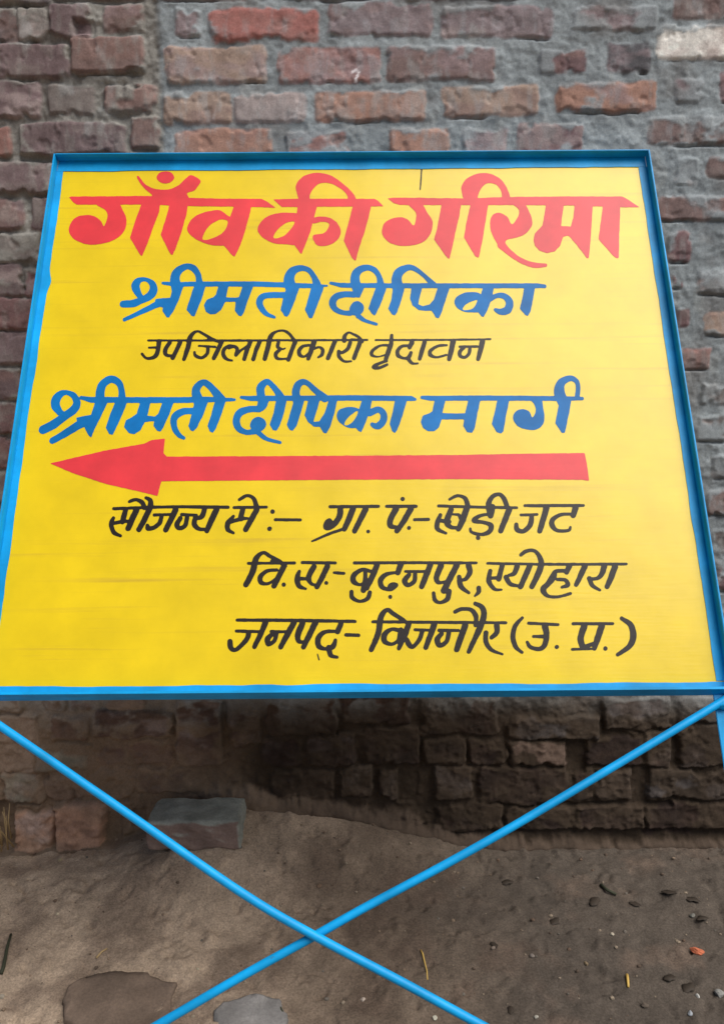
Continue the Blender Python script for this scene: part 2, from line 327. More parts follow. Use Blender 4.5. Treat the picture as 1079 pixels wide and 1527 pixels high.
    fill = sstep(0.0, 1.0, 1 - hz / np.maximum(top, 0.012)) * (1 - sstep(0.30, 0.45, X) * 0.35)
    h[:] = np.maximum(h, -0.012 + 0.036 * fill + lumpy * 0.006); fc = sstep(0.15, 0.5, fill + lumpy * 0.15)[..., None]
    soil_c = lin(120, 102, 85) * (1 - sstep(-0.3, 0.0, X)[..., None]) + lin(82, 69, 58) * sstep(-0.3, 0.0, X)[..., None]
    col = col * (1 - fc) + soil_c * (1 + 0.2 * n_c[..., None]) * fc
    # grime of lime runs on the new cement
    lime = sstep(0.35, 0.6, fbm(X * 2.2, Z, 0.09, 4, 123)) * (1 - lower) * 0.35
    col = col * (1 - lime[..., None]) + lin(165, 168, 165) * lime[..., None]
    # white paint fleck left on one brick
    for (x, y) in [(526, 106), (530, 105), (534, 108), (533, 113), (530, 118), (530, 121)]:
        fx, fz = on_wall(x, y); m = sstep(0.0045, 0.0025, np.hypot(X - fx, Z - fz))[..., None]; col = col * (1 - m) + lin(225, 215, 215) * m
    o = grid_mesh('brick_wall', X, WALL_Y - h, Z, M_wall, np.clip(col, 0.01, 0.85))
    return o, h
wall, WH = build_wall()
tag(wall, 'weathered red brick wall with grey cement joints and a mud caked foot, behind the yellow signboard', 'wall')
bm = bmesh.new(); bmesh.ops.create_cube(bm, size=1, matrix=Matrix.Translation((0, WALL_Y + 0.17, 1.285)) @ Matrix.Diagonal((6.4, 0.23, 2.83, 1)))
core = mesh_obj('wall_core', bm, earthy('wall_core_brick', colour=tuple(COL['brown'])), wall)

# ------------------------------------------------------------------ ground
gx = axis(-1.0, 1.0, 0.0045, -90, 90, 1.12); gy = axis(1.02, 1.96, 0.004, -90, 90, 1.12)
GX, GY = np.meshgrid(gx, gy)
GZ = ground_z(GX, GY)
t1 = fbm(GX, GY, 0.35, 4, 600); t2 = fbm(GX, GY, 0.09, 5, 610); t3 = fbm(GX, GY, 0.03, 4, 620)
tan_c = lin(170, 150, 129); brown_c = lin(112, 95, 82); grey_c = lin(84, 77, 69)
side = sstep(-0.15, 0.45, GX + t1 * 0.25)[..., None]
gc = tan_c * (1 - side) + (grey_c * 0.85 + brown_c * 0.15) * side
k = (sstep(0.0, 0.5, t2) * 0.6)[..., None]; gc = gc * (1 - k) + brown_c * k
mid = (np.exp(-((GX - 0.0) / 0.22) ** 2) * sstep(-0.3, 0.3, t1 + t2 * 0.5) * 0.6)[..., None]; gc = gc * (1 - mid) + lin(74, 60, 50) * mid  # brown middle of the soil, the sign's shadow partly put into its colour
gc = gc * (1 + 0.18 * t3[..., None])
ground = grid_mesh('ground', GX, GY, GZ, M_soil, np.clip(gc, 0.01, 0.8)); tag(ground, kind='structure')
def gz(x, y): return float(ground_z(np.array([x]), np.array([y]))[0])
def ground_at(px, py):
    """point of the soil seen at a pixel"""
    d = ray(px, py); lo, hi = 0.6, 3.0
    for _ in range(40):
        mid_ = (lo + hi) / 2; p = CAMP + d * mid_
        if p[2] > gz(p[0], p[1]): lo = mid_
        else: hi = mid_
    p = CAMP + d * lo
    return Vector((p[0], p[1], gz(p[0], p[1])))

# ------------------------------------------------------------------ signboard, leaning back against the wall
cor = np.array([[80, 228], [968, 222], [1096, 1033], [-41, 1042]], float)
wv = ray(cor[:, 0], cor[:, 1]); Mx = np.array([wv[0], -wv[1], wv[2], -wv[3]]).T
dd = np.linalg.svd(Mx)[2][-1]; dd = dd / dd[0]; P = wv * dd[:, None]; P *= 1.22 / np.linalg.norm(P[1] - P[0])
hn = P[1] - P[0]; hn /= np.linalg.norm(hn); vn = P[0] - P[3]; vn -= hn * (vn @ hn); vn /= np.linalg.norm(vn); nn = np.cross(hn, vn)
LIP = 0.022
Pw = P + CAMP - nn * LIP                       # the four corners traced are the front of the raised lip
BW = float(np.linalg.norm(Pw[1] - Pw[0])); BH = float(np.linalg.norm(Pw[0] - Pw[3]))
leg_len = (Pw[3][2] - 0.012) / vn[2]
org = Pw[3] + hn * BW / 2 - vn * leg_len       # point on the ground midway between the feet
org_v = np.array(org)
sign = bpy.data.objects.new('signboard', None); C.objects.link(sign); sign.empty_display_size = 0.2
sign.matrix_world = Matrix(((hn[0], vn[0], nn[0], org[0]), (hn[1], vn[1], nn[1], org[1]), (hn[2], vn[2], nn[2], org[2]), (0, 0, 0, 1)))
tag(sign, 'yellow hand painted signboard with a red arrow in a blue steel frame with crossed braces', 'signboard')
print('board', BW, BH, 'leg', leg_len, 'lean', math.degrees(math.atan2(vn[1], vn[2])), 'hn', hn, 'top y', Pw[0], 'org', org)
def sgn(px, py, off=0.0):
    """photograph pixel -> coordinates in the plane of the board"""
    d = ray(px, py); o = CAMP - org_v - nn * off
    t = -(o @ nn) / (d @ nn); p = d * t[..., None] + o
    return p @ hn, p @ vn
Y0, Y1 = leg_len, leg_len + BH; X0, X1 = -BW / 2, BW / 2
FL = 0.028; TH = 0.0032
def box(bm, x0, x1, y0, y1, z0, z1, bev=0.0008):
    b = bmesh.new(); bmesh.ops.create_cube(b, size=1, matrix=Matrix.Translation(((x0 + x1) / 2, (y0 + y1) / 2, (z0 + z1) / 2)) @ Matrix.Diagonal((x1 - x0, y1 - y0, z1 - z0, 1)))
    bmesh.ops.bevel(b, geom=b.edges[:], offset=bev, segments=2, affect='EDGES', clamp_overlap=True)
    me = bpy.data.meshes.new('t'); b.to_mesh(me); b.free(); bm.from_mesh(me); bpy.data.meshes.remove(me)
# pressed steel sheet with a faint ripple
nx, ny = 90, 80
pu = np.linspace(X0 + 0.004, X1 - 0.004, nx); pv = np.linspace(Y0 + 0.004, Y1 - 0.004, ny); PU, PV = np.meshgrid(pu, pv)
panel = grid_mesh('panel', PU, PV, np.zeros_like(PU), M_yellow); panel.parent = sign
sol = panel.modifiers.new('thickness', 'SOLIDIFY'); sol.thickness = 0.0015; sol.offset = -1
def flange(bm, outer, inner, lo, hi, z0, z1, vertical, seed, notch=None):
    """flat leg of the angle iron, its inner edge ragged where the two paints meet"""
    n = 150; ts = np.linspace(lo, hi, n); e = fbm(ts, ts * 0 + seed, 0.05, 4, 800 + seed) * 0.0016 + fbm(ts, ts * 0 + seed, 0.3, 2, 820 + seed) * 0.002
    if notch: e = e + notch[2] * np.exp(-((ts - notch[0]) / notch[1]) ** 2)
    rows = []
    for t, k in zip(ts, e):
        q = [(outer, t), (inner + k, t)] if vertical else [(t, outer), (t, inner + k)]
        rows.append([bm.verts.new((*q[0], z0)), bm.verts.new((*q[0], z1)), bm.verts.new((*q[1], z1)), bm.verts.new((*q[1], z0))])
    for a, b in zip(rows, rows[1:]):
        for c in range(4): bm.faces.new((a[c], a[(c + 1) % 4], b[(c + 1) % 4], b[c]))
    bm.faces.new(rows[0]); bm.faces.new(rows[-1][::-1]); bmesh.ops.recalc_face_normals(bm, faces=bm.faces[:])
for sx in (-1, 1):
    bm = bmesh.new(); a = X0 if sx < 0 else X1
    nv = sgn(np.array([80.]), np.array([420.]))[1][0]
    tr = [(98, 249), (60, 500), (33, 700), (3, 896)] if sx < 0 else [(949, 244), (991, 500), (1018, 700), (1069, 1019)]
    iu, iv = sgn(*np.array(tr, float).T); print('inner edge', np.round(sx * (a - iu), 4)); fl = float(np.mean(sx * (a - iu)))
    flange(bm, a, a - sx * fl, Y0 + 0.0225, Y1 - FL + 0.001, 0.0001, 0.0011, True, 3 + sx, (nv, 0.018, 0.006) if sx < 0 else None)
    xo = a - sx * TH
    box(bm, min(a, xo) , max(a, xo), Y0 + 0.0005, Y1 - 0.0005, 0.0013, LIP)
    mesh_obj('frame_rail', bm, M_blue, sign)
for (ya, sy) in ((Y1, -1), (Y0, 1)):
    bm = bmesh.new(); yi = ya + sy * (FL if sy < 0 else 0.021); yo = ya + sy * TH
    flange(bm, ya, yi, X0 + TH + 0.0004, X1 - TH - 0.0004, 0.0003, 0.0014, False, 11 + sy)
    if sy < 0: box(bm, X0 + TH + 0.0004, X1 - TH - 0.0004, min(ya, yo), max(ya, yo), 0.0016, LIP - 0.0006)
    else:
        sec = [(Y0 - 0.001, 0.0016), (Y0 + 0.0062, LIP - 0.001), (Y0 + 0.0100, LIP - 0.001), (Y0 + 0.0040, 0.0016)]; v0 = [[bm.verts.new((x, a_, z_)) for a_, z_ in sec] for x in (X0 + TH + 0.0004, X1 - TH - 0.0004)]
        fs = [bm.faces.new((v0[0][k], v0[0][(k + 1) % 4], v0[1][(k + 1) % 4], v0[1][k])) for k in range(4)] + [bm.faces.new(v0[0]), bm.faces.new(v0[1][::-1])]
        bmesh.ops.recalc_face_normals(bm, faces=fs)
    mesh_obj('frame_rail', bm, M_blue, sign)
for sx in (-1, 1):
    bm = bmesh.new(); a = (X0 if sx < 0 else X1) - sx * 0.0005
    xi = a - sx * FL; xo = a - sx * TH
    box(bm, min(a, xi), max(a, xi), -0.02, Y0 - 0.0004, 0.0004, TH + 0.0004)
    box(bm, min(a, xo), max(a, xo), -0.02, Y0 - 0.0008, TH + 0.0001, LIP - 0.001)
    mesh_obj('leg', bm, M_blue, sign)
def rod(name, a, b, rad, mat, parent, seg=14):
    a, b = Vector(a), Vector(b); d = b - a; bm = bmesh.new()
    bmesh.ops.create_cone(bm, cap_ends=True, segments=seg, radius1=rad, radius2=rad, depth=d.length, matrix=Matrix.Translation((a + b) / 2) @ d.to_track_quat('Z', 'Y').to_matrix().to_4x4())
    return mesh_obj(name, bm, mat, parent, True)
def brace(pix, off):
    """round bar welded corner to corner, bowed a little by hand"""
    px, py = np.array(pix, float).T; u, v = sgn(px, py, off); pts = list(zip(u, v))
    a, b = np.array(pts[0]), np.array(pts[1]); sx = -1 if a[0] < b[0] else 1
    pts.insert(0, tuple(a + (a - b) * ((sx * (-X0 - 0.008)) - a[0]) / (a - b)[0]))
    a, b = np.array(pts[-1]), np.array(pts[-2]); d = (a - b) / np.linalg.norm(a - b)
    far = min(((-sx * (X1 - 0.008)) - a[0]) / d[0], (0.03 - a[1]) / d[1]); pts.append(tuple(a + d * far))
    p3 = np.array([(x, y, 1.0) for x, y in pts]); c = cr(p3, step=0.02); c = c[np.r_[True, np.hypot(*np.diff(c[:, :2], axis=0).T) > 1e-5]]
    bm = bmesh.new(); V = [Vector((x, y, off)) for x, y, _ in c]; rings = []
    for k, p in enumerate(V):
        t = (V[min(k + 1, len(V) - 1)] - V[max(k - 1, 0)]).normalized(); n = Vector((0, 0, 1)); s_ = t.cross(n)
        rings.append([bm.verts.new(p + (n * math.cos(q) + s_ * math.sin(q)) * 0.0064) for q in [2 * math.pi * m / 14 for m in range(14)]])
    for ra, rb in zip(rings, rings[1:]):
        for m in range(14): bm.faces.new((ra[m], ra[(m + 1) % 14], rb[(m + 1) % 14], rb[m]))
    bm.faces.new(rings[0]); bm.faces.new(rings[-1][::-1]); bmesh.ops.recalc_face_normals(bm, faces=bm.faces[:])
    return mesh_obj('cross_brace', bm, M_blue, sign, True)
def cr(pts, closed=False, step=0.6):
    pts = np.array(pts, float); n = len(pts); out = []
    for i in (range(n) if closed else range(n - 1)):
        p0 = pts[(i - 1) % n] if closed or i > 0 else pts[0]; p1 = pts[i]; p2 = pts[(i + 1) % n]
        p3 = pts[(i + 2) % n] if closed or i + 2 < n else pts[-1]
        L = max(2, int(np.hypot(*(p2 - p1)[:2]) / step))
        t = np.linspace(0, 1, L, endpoint=False)[:, None]
        out.append(0.5 * ((2 * p1) + (-p0 + p2) * t + (2 * p0 - 5 * p1 + 4 * p2 - p3) * t ** 2 + (-p0 + 3 * p1 - 3 * p2 + p3) * t ** 3))
    if not closed: out.append(pts[-1:])
    return np.concatenate(out)
brace([(0, 1082), (180, 1206), (360, 1331), (470, 1396), (600, 1465), (712, 1526)], TH + 0.0206)
brace([(1079, 1044), (809, 1206), (680, 1280), (539, 1356), (470, 1395), (360, 1456), (240, 1526)], TH + 0.0076)

def weld(px, py, off, r, seed):
    (u,), (v,) = sgn(np.array([float(px)]), np.array([float(py)]), off); bm = bmesh.new(); bmesh.ops.create_icosphere(bm, subdivisions=3, radius=1)
    for q in bm.verts:
        n = float(fbm(np.array([q.co.x + seed]), np.array([q.co.y + q.co.z]), 0.6, 3, seed)[0]); q.co *= 1 + 0.35 * n
        q.co = Vector((q.co.x * r * 1.5, q.co.y * r * .8, q.co.z * r * .8)) + Vector((u, v, off))
    return mesh_obj('weld_bead', bm, M_blue, sign, True)
weld(1078, 1050, TH + 0.006, 0.010, 3)

# ------------------------------------------------------------------ hand painted lettering, traced stroke by stroke
K5 = 1079 / 216; K6 = 1079 / 162
CELL = 0.75
class Word:
    def __init__(self): self.items = []; self.o = (0, 0); self.k = 1
    def at(self, ox, oy, k=K5): self.o = (ox, oy); self.k = k; return self
    def _c(self, pts):
        a = np.array(pts, float); a[:, 0] = a[:, 0] / self.k + self.o[0]; a[:, 1] = a[:, 1] / self.k + self.o[1]
        if a.shape[1] > 2: a[:, 2] /= self.k
        return a
    def S(self, *pts): self.items.append(('s', cr(self._c(pts)))); return self
    def L(self, *pts):
        a = self._c(pts); o = []
        for p, q in zip(a[:-1], a[1:]):
            n = max(2, int(np.hypot(*(q - p)[:2]) / 0.6)); o.append(p + (q - p) * np.linspace(0, 1, n)[:, None])
        self.items.append(('s', np.concatenate(o))); return self
    def D(self, x, y, r): return self.L((x, y, 2 * r), (x + .5, y, 2 * r))
    def P(self, *pts): self.items.append(('p', self._c(pts))); return self
    def Cc(self, *pts): self.items.append(('p', cr(self._c(pts), True, 1.5))); return self
    def Hh(self, *pts): self.items.append(('h', cr(self._c(pts), True, 1.5))); return self
    def build(self, name, mat, parent, off, label=None):
        allp = np.concatenate([i[1][:, :2] for i in self.items]); lo = allp.min(0) - 12; hi = allp.max(0) + 12
        gx_ = np.arange(lo[0], hi[0], CELL); gy_ = np.arange(lo[1], hi[1], CELL)
        f = np.full((len(gy_), len(gx_)), 3.0); hole = np.full_like(f, 3.0)
        for kind, a in self.items:
            if kind == 's':
                if mat is M_black:
                    tg = np.gradient(a[:, :2], axis=0); sl_ = np.abs(tg[:, 1]) / np.maximum(np.hypot(*tg.T), 1e-6)
                    a = a.copy(); a[:, 2] *= 0.82 + 0.15 * sl_
                for (x, y, w_) in a:
                    r = w_ / 2; m = r + 3
                    i0, i1 = np.searchsorted(gx_, [x - m, x + m]); j0, j1 = np.searchsorted(gy_, [y - m, y + m])
                    d = np.hypot(gx_[None, i0:i1] - x, gy_[j0:j1, None] - y) - r
                    f[j0:j1, i0:i1] = np.minimum(f[j0:j1, i0:i1], d)
            else:
                q = a[:, :2]; l2, h2 = q.min(0) - 3, q.max(0) + 3
                i0, i1 = np.searchsorted(gx_, [l2[0], h2[0]]); j0, j1 = np.searchsorted(gy_, [l2[1], h2[1]])
                XX, YY = np.meshgrid(gx_[i0:i1], gy_[j0:j1]); ins = np.zeros(XX.shape, bool); dist = np.full(XX.shape, 9.0)
                for p, e in zip(q, np.roll(q, -1, 0)):
                    v = e - p; L2 = max(v @ v, 1e-9); t = np.clip(((XX - p[0]) * v[0] + (YY - p[1]) * v[1]) / L2, 0, 1)
                    dist = np.minimum(dist, np.hypot(XX - p[0] - t * v[0], YY - p[1] - t * v[1]))
                    if abs(v[1]) > 1e-9:
                        c = ((p[1] > YY) != (e[1] > YY)) & (XX < (e[0] - p[0]) * (YY - p[1]) / v[1] + p[0]); ins ^= c
                d = np.where(ins, -dist, dist)
                if kind == 'p': f[j0:j1, i0:i1] = np.minimum(f[j0:j1, i0:i1], d)
                else: hole[j0:j1, i0:i1] = np.minimum(hole[j0:j1, i0:i1], d)
        f = np.maximum(f, -hole)
        XX, YY = np.meshgrid(gx_, gy_)
        f = f + fbm(XX, YY, 7.0, 3, 9) * 0.45                      # brush edge
        # smooth once so that joints flow like wet paint
        g = f.copy(); g[1:-1, 1:-1] = (f[1:-1, 1:-1] * 4 + f[:-2, 1:-1] + f[2:, 1:-1] + f[1:-1, :-2] + f[1:-1, 2:]) / 8; f = g
        # marching squares
        A, B, Cc_, D = f[:-1, :-1], f[:-1, 1:], f[1:, 1:], f[1:, :-1]
        code = (A < 0) * 1 + (B < 0) * 2 + (Cc_ < 0) * 4 + (D < 0) * 8
        V = []; Fc = []
        for (j, i) in zip(*np.nonzero(code)):
            cs = [(gx_[i], gy_[j], A[j, i]), (gx_[i + 1], gy_[j], B[j, i]), (gx_[i + 1], gy_[j + 1], Cc_[j, i]), (gx_[i], gy_[j + 1], D[j, i])]
            poly = []
            for q in range(4):
                p, e = cs[q], cs[(q + 1) % 4]
                if p[2] < 0: poly.append(p[:2])
                if (p[2] < 0) != (e[2] < 0):
                    t = p[2] / (p[2] - e[2]); poly.append((p[0] + (e[0] - p[0]) * t, p[1] + (e[1] - p[1]) * t))
            if len(poly) > 2: Fc.append(tuple(range(len(V), len(V) + len(poly)))); V += poly
        V = np.array(V); u, v = sgn(V[:, 0], V[:, 1])
        me = bpy.data.meshes.new(name); me.from_pydata(np.stack([u, v, np.full(len(u), off)], -1).tolist(), [], [t[::-1] for t in Fc]); me.update()
        me.materials.append(mat); o = bpy.data.objects.new(name, me); C.objects.link(o); o.parent = parent
        if label: o['label'] = label
        return o
OFF = 0.0004
def W(): return Word()
#@LETTERS
# headline, red
w1 = W().at(90, 245)
w1.P((68, 246), (90, 240), (300, 240), (650, 236), (950, 250), (1180, 256), (1500, 258), (1540, 280), (1602, 324), (1500, 320), (1000, 312), (600, 301), (125, 301), (95, 280))
w1.Cc((65, 490), (85, 430), (130, 390), (200, 378), (260, 392), (305, 425), (325, 462), (345, 420), (352, 370), (330, 335), (275, 298), (430, 298), (465, 340), (492, 400), (490, 460), (465, 515), (410, 560), (330, 588), (240, 600), (160, 585), (95, 550))
w1.P((605, 295), (745, 295), (735, 360), (690, 480), (650, 590), (610, 684), (598, 678), (580, 650), (520, 545), (550, 450))
w1.P((815, 300), (950, 300), (938, 380), (905, 500), (870, 600), (838, 678), (825, 672), (805, 640), (748, 525), (785, 410))
w1.Cc((572, 92), (600, 150), (650, 200), (685, 230), (690, 262), (940, 262), (945, 215), (1000, 195), (1035, 150), (1046, 125), (1010, 95), (970, 80), (930, 110), (890, 150), (830, 180), (770, 190), (700, 182), (640, 155), (605, 115), (585, 90))
w1.Cc((718, 100), (740, 65), (785, 52), (830, 65), (850, 100), (825, 133), (785, 143), (742, 133))
w1.at(240, 245)
w1.Cc((195, 475), (225, 415), (290, 370), (370, 348), (440, 345), (500, 385), (560, 430), (560, 600), (480, 605), (400, 605), (320, 585), (250, 550), (210, 515))
w1.Hh((312, 560), (320, 520), (350, 470), (400, 430), (450, 412), (497, 422), (490, 465), (465, 505), (410, 540), (350, 562))
w1.P((545, 305), (672, 318), (655, 400), (620, 520), (580, 630), (550, 688), (540, 685), (520, 665), (462, 600), (480, 500), (510, 410))
w1.build('painted_word', M_red, panel, OFF, 'large red first word of the headline')
w2 = W().at(380, 245)
w2.P((140, 262), (330, 256), (890, 258), (920, 275), (958, 314), (200, 319))
w2.Cc((20, 485), (45, 430), (100, 385), (170, 365), (250, 362), (330, 380), (340, 500), (310, 595), (240, 597), (150, 590), (80, 560), (40, 525))
w2.Hh((138, 545), (160, 500), (200, 460), (250, 432), (295, 430), (270, 480), (220, 530), (165, 552))
w2.P((320, 305), (465, 308), (440, 400), (415, 500), (380, 590), (347, 668), (336, 660), (318, 635), (282, 585), (295, 500))
w2.Cc((340, 275), (310, 210), (305, 160), (340, 105), (400, 75), (470, 65), (540, 75), (600, 105), (660, 150), (710, 195), (745, 240), (752, 285), (690, 285), (690, 240), (660, 200), (620, 170), (570, 145), (520, 138), (470, 150), (430, 190), (410, 230), (405, 280))
w2.Cc((438, 400), (500, 390), (560, 400), (615, 440), (640, 500), (620, 555), (570, 595), (510, 610), (460, 600), (430, 550), (440, 525), (490, 520), (530, 500), (553, 455), (540, 435), (490, 430), (435, 442))
w2.P((730, 308), (865, 316), (845, 400), (815, 510), (780, 610), (750, 718), (740, 716), (722, 698), (660, 570), (685, 480))
w2.build('painted_word', M_red, panel, OFF, 'short red second word of the headline')
w3 = W().at(530, 245)
w3.P((232, 252), (330, 248), (800, 255), (1150, 244), (1660, 240), (1980, 240), (2030, 265), (2110, 320), (1975, 320), (1600, 308), (1200, 304), (800, 304), (330, 304), (285, 290))
w3.Cc((195, 495), (215, 440), (270, 405), (340, 395), (390, 415), (432, 455), (450, 400), (445, 355), (398, 300), (490, 300), (530, 355), (570, 420), (570, 480), (540, 545), (480, 590), (400, 607), (310, 605), (240, 575), (205, 535))
w3.P((640, 297), (785, 300), (770, 390), (740, 520), (715, 640), (697, 702), (688, 702), (668, 680), (583, 560), (610, 460))
w3.P((855, 300), (985, 305), (968, 420), (945, 560), (917, 692), (908, 695), (890, 685), (805, 545), (825, 430))
w3.at(680, 245)
w3.Cc((65, 275), (40, 200), (40, 165), (70, 115), (130, 80), (200, 65), (260, 75), (320, 105), (360, 150), (385, 200), (400, 245), (400, 280), (340, 280), (340, 240), (330, 195), (300, 155), (255, 140), (215, 150), (180, 190), (160, 240), (155, 278))
w3.Cc((425, 298), (465, 340), (460, 385), (415, 448), (385, 400), (345, 370), (300, 362), (262, 390), (250, 450), (265, 520), (310, 600), (350, 645), (395, 640), (365, 590), (380, 560), (450, 545), (510, 520), (555, 470), (565, 420), (540, 350), (505, 298))
w3.S((335, 600, 60), (380, 645, 46), (440, 692, 38), (510, 730, 38), (580, 752, 40), (662, 752, 28))
w3.at(760, 245)
w3.P((265, 300), (400, 300), (385, 400), (380, 460), (450, 465), (470, 400), (480, 300), (615, 305), (605, 480), (592, 640), (584, 698), (572, 700), (550, 670), (450, 545), (430, 530), (395, 540), (370, 610), (335, 648), (275, 663), (218, 645), (185, 605), (174, 565), (185, 515), (240, 455), (255, 380))
w3.P((690, 300), (820, 312), (812, 500), (808, 698), (796, 702), (775, 690), (658, 558), (675, 430))
w3.build('painted_word', M_red, panel, OFF, 'large red last word of the headline')
W().at(530, 245).L((492, 24, 13), (487, 100, 13), (480, 190, 10)).build('brush_mark', M_black, panel, OFF, 'short black tick at the top of the panel')
# second line, blue
n1 = W().at(170, 385)
n1.S((70, 342, 52), (140, 338, 56), (210, 312, 50), (270, 278, 60), (296, 235, 60), (285, 190, 45), (240, 160, 30), (190, 165, 42), (162, 205, 62), (180, 260, 50), (210, 300, 36))
n1.L((80, 458, 28), (180, 412, 34), (300, 355, 46), (370, 325, 54))
n1.P((310, 305), (420, 295), (440, 215), (520, 210), (480, 320), (440, 400), (412, 442), (392, 440), (362, 395), (365, 368), (300, 352))
n1.L((365, 186, 20), (450, 195, 32), (700, 193, 38), (1079, 193, 38), (1420, 206, 38), (1585, 206, 16))
n1.S((470, 230, 80), (455, 150, 72), (480, 95, 60), (540, 62, 45), (590, 75, 50), (625, 120, 45), (635, 170, 50), (640, 230, 70))
n1.P((600, 200), (685, 200), (660, 290), (620, 390), (600, 434), (580, 430), (540, 385), (570, 290))
n1.P((780, 205), (855, 205), (835, 292), (905, 295), (930, 290), (960, 205), (1040, 205), (1000, 310), (970, 400), (950, 434), (928, 428), (900, 390), (905, 325), (830, 325), (800, 385), (760, 415), (720, 420), (685, 400), (670, 350), (690, 310), (740, 290), (760, 270))
n1.at(340, 385)
n1.S((425, 275, 45), (330, 275, 45), (262, 285, 45), (235, 320, 50), (245, 365, 45), (285, 415, 35), (345, 440, 22))
n1.P((440, 205), (535, 210), (500, 310), (460, 410), (442, 436), (420, 430), (392, 385), (410, 300))
n1.S((475, 235, 90), (455, 160, 80), (480, 100, 65), (540, 75, 45), (600, 90, 40), (640, 140, 40), (662, 200, 60))
n1.P((625, 200), (715, 212), (685, 300), (650, 390), (627, 446), (605, 447), (572, 385), (600, 290))
n1.build('painted_word', M_navy, panel, OFF, 'blue word at the start of the second line')
n2 = W().at(480, 385)
n2.L((65, 186, 22), (140, 202, 34), (600, 206, 36), (1079, 206, 36), (1600, 206, 38), (1655, 210, 26))
n2.P((235, 215), (315, 215), (282, 295), (225, 290))
n2.S((240, 272, 45), (170, 270, 45), (110, 285, 50), (80, 325, 55), (95, 375, 45), (150, 405, 35), (210, 410, 40))
n2.Cc((205, 375), (225, 335), (262, 320), (300, 340), (312, 378), (290, 415), (250, 428), (215, 415))
n2.S((268, 430, 36), (320, 465, 28), (405, 492, 22))
n2.S((265, 235, 75), (245, 160, 70), (265, 100, 60), (330, 70, 45), (390, 90, 42), (425, 140, 40), (438, 205, 55))
n2.P((405, 210), (480, 220), (450, 310), (410, 400), (392, 427), (370, 414), (345, 375), (370, 300))
n2.S((568, 235, 85), (555, 160, 75), (575, 105, 65), (640, 70, 45), (700, 85, 35), (770, 140, 32), (825, 195, 46))
n2.P((530, 205), (615, 220), (590, 310), (560, 400), (542, 427), (520, 418), (492, 375), (515, 310))
n2.P((665, 210), (745, 220), (725, 300), (715, 345), (750, 358), (800, 345), (832, 310), (862, 220), (950, 222), (920, 310), (890, 400), (868, 449), (845, 442), (815, 390), (770, 392), (720, 387), (672, 352), (655, 300))
n2.at(620, 385)
n2.Cc((285, 330), (300, 290), (350, 262), (410, 252), (470, 262), (500, 300), (510, 380), (470, 402), (420, 405), (360, 400), (310, 375))
n2.Hh((350, 385), (365, 350), (410, 325), (455, 312), (440, 350), (410, 380))
n2.P((500, 215), (580, 222), (560, 310), (530, 390), (502, 440), (485, 432), (450, 385), (470, 310))
n2.S((545, 310, 35), (600, 280, 35), (660, 285, 45), (695, 330, 55), (680, 385, 60), (630, 400, 45), (590, 385, 25))
n2.P((805, 215), (885, 222), (870, 310), (850, 400), (832, 432), (810, 422), (772, 375), (790, 300))
n2.build('painted_word', M_navy, panel, OFF, 'blue word at the end of the second line')
# third line, thin black
b1 = W().at(200, 490, K6)
b1.L((140, 118, 24), (600, 118, 26), (1079, 118, 28), (1700, 116, 26), (2315, 113, 24))
b1.S((248, 130, 50), (242, 190, 48), (225, 255, 48), (190, 288, 38), (125, 295, 30), (80, 252, 28))
b1.L((150, 190, 28), (225, 188, 32))
b1.S((355, 140, 45), (312, 210, 45), (320, 262, 38), (385, 270, 28)); b1.L((460, 135, 45), (420, 220, 45), (385, 290, 45))
b1.S((497, 303, 42), (540, 175, 50), (555, 95, 50), (595, 42, 36), (640, 28, 30), (700, 60, 30), (780, 105, 36), (840, 130, 32))
b1.L((645, 172, 26), (805, 182, 28)); b1.S((735, 190, 35), (725, 250, 40), (672, 290, 38), (612, 270, 35), (600, 235, 26)); b1.L((870, 130, 48), (830, 220, 48), (792, 293, 44))
b1.L((735, 108, 30), (830, 122, 30))
b1.S((1005, 182, 34), (950, 172, 34), (900, 200, 40), (885, 250, 40), (915, 300, 35), (975, 318, 24))
b1.at(340, 490, K6)
b1.S((10, 192, 36), (60, 178, 34), (92, 205, 36), (80, 260, 40)); b1.L((80, 265, 34), (130, 215, 26), (190, 175, 28))
b1.L((225, 128, 48), (188, 215, 46), (162, 303, 44)); b1.L((315, 128, 48), (278, 215, 46), (252, 303, 44))
b1.S((366, 300, 46), (398, 180, 52), (420, 85, 50), (468, 36, 32), (540, 20, 28), (600, 45, 30), (645, 100, 36), (672, 140, 34))
b1.S((500, 140, 40), (495, 182, 38), (540, 205, 26), (568, 195, 18)); b1.S((520, 208, 34), (475, 250, 42), (485, 292, 38), (535, 302, 28), (590, 298, 26)); b1.L((665, 135, 46), (632, 220, 46), (600, 308, 46))
b1.S((805, 165, 32), (745, 175, 36), (705, 220, 42), (715, 265, 40), (760, 278, 30), (805, 240, 25)); b1.L((855, 130, 56), (825, 220, 52), (797, 298, 44)); b1.S((855, 200, 30), (905, 185, 26), (940, 212, 38), (930, 260, 38), (895, 285, 24))
b1.L((1060, 128, 48), (1022, 220, 46), (992, 295, 44))
b1.at(450, 490, K6)
b1.S((480, 140, 40), (455, 200, 42), (400, 238, 36), (365, 222, 28)); b1.S((365, 228, 34), (370, 280, 36), (420, 325, 28), (490, 325, 24))
b1.S((420, 120, 48), (425, 75, 42), (462, 40, 28), (510, 55, 28), (570, 90, 32), (600, 130, 32)); b1.L((490, 112, 34), (585, 112, 28)); b1.L((580, 130, 48), (545, 220, 46), (517, 295, 42))
b1.build('painted_word', M_black, panel, OFF, 'long thin black word of the third line')
b2 = W().at(450, 490, K6)
b2.L((730, 114, 24), (900, 114, 24), (1420, 112, 24), (1870, 106, 24))
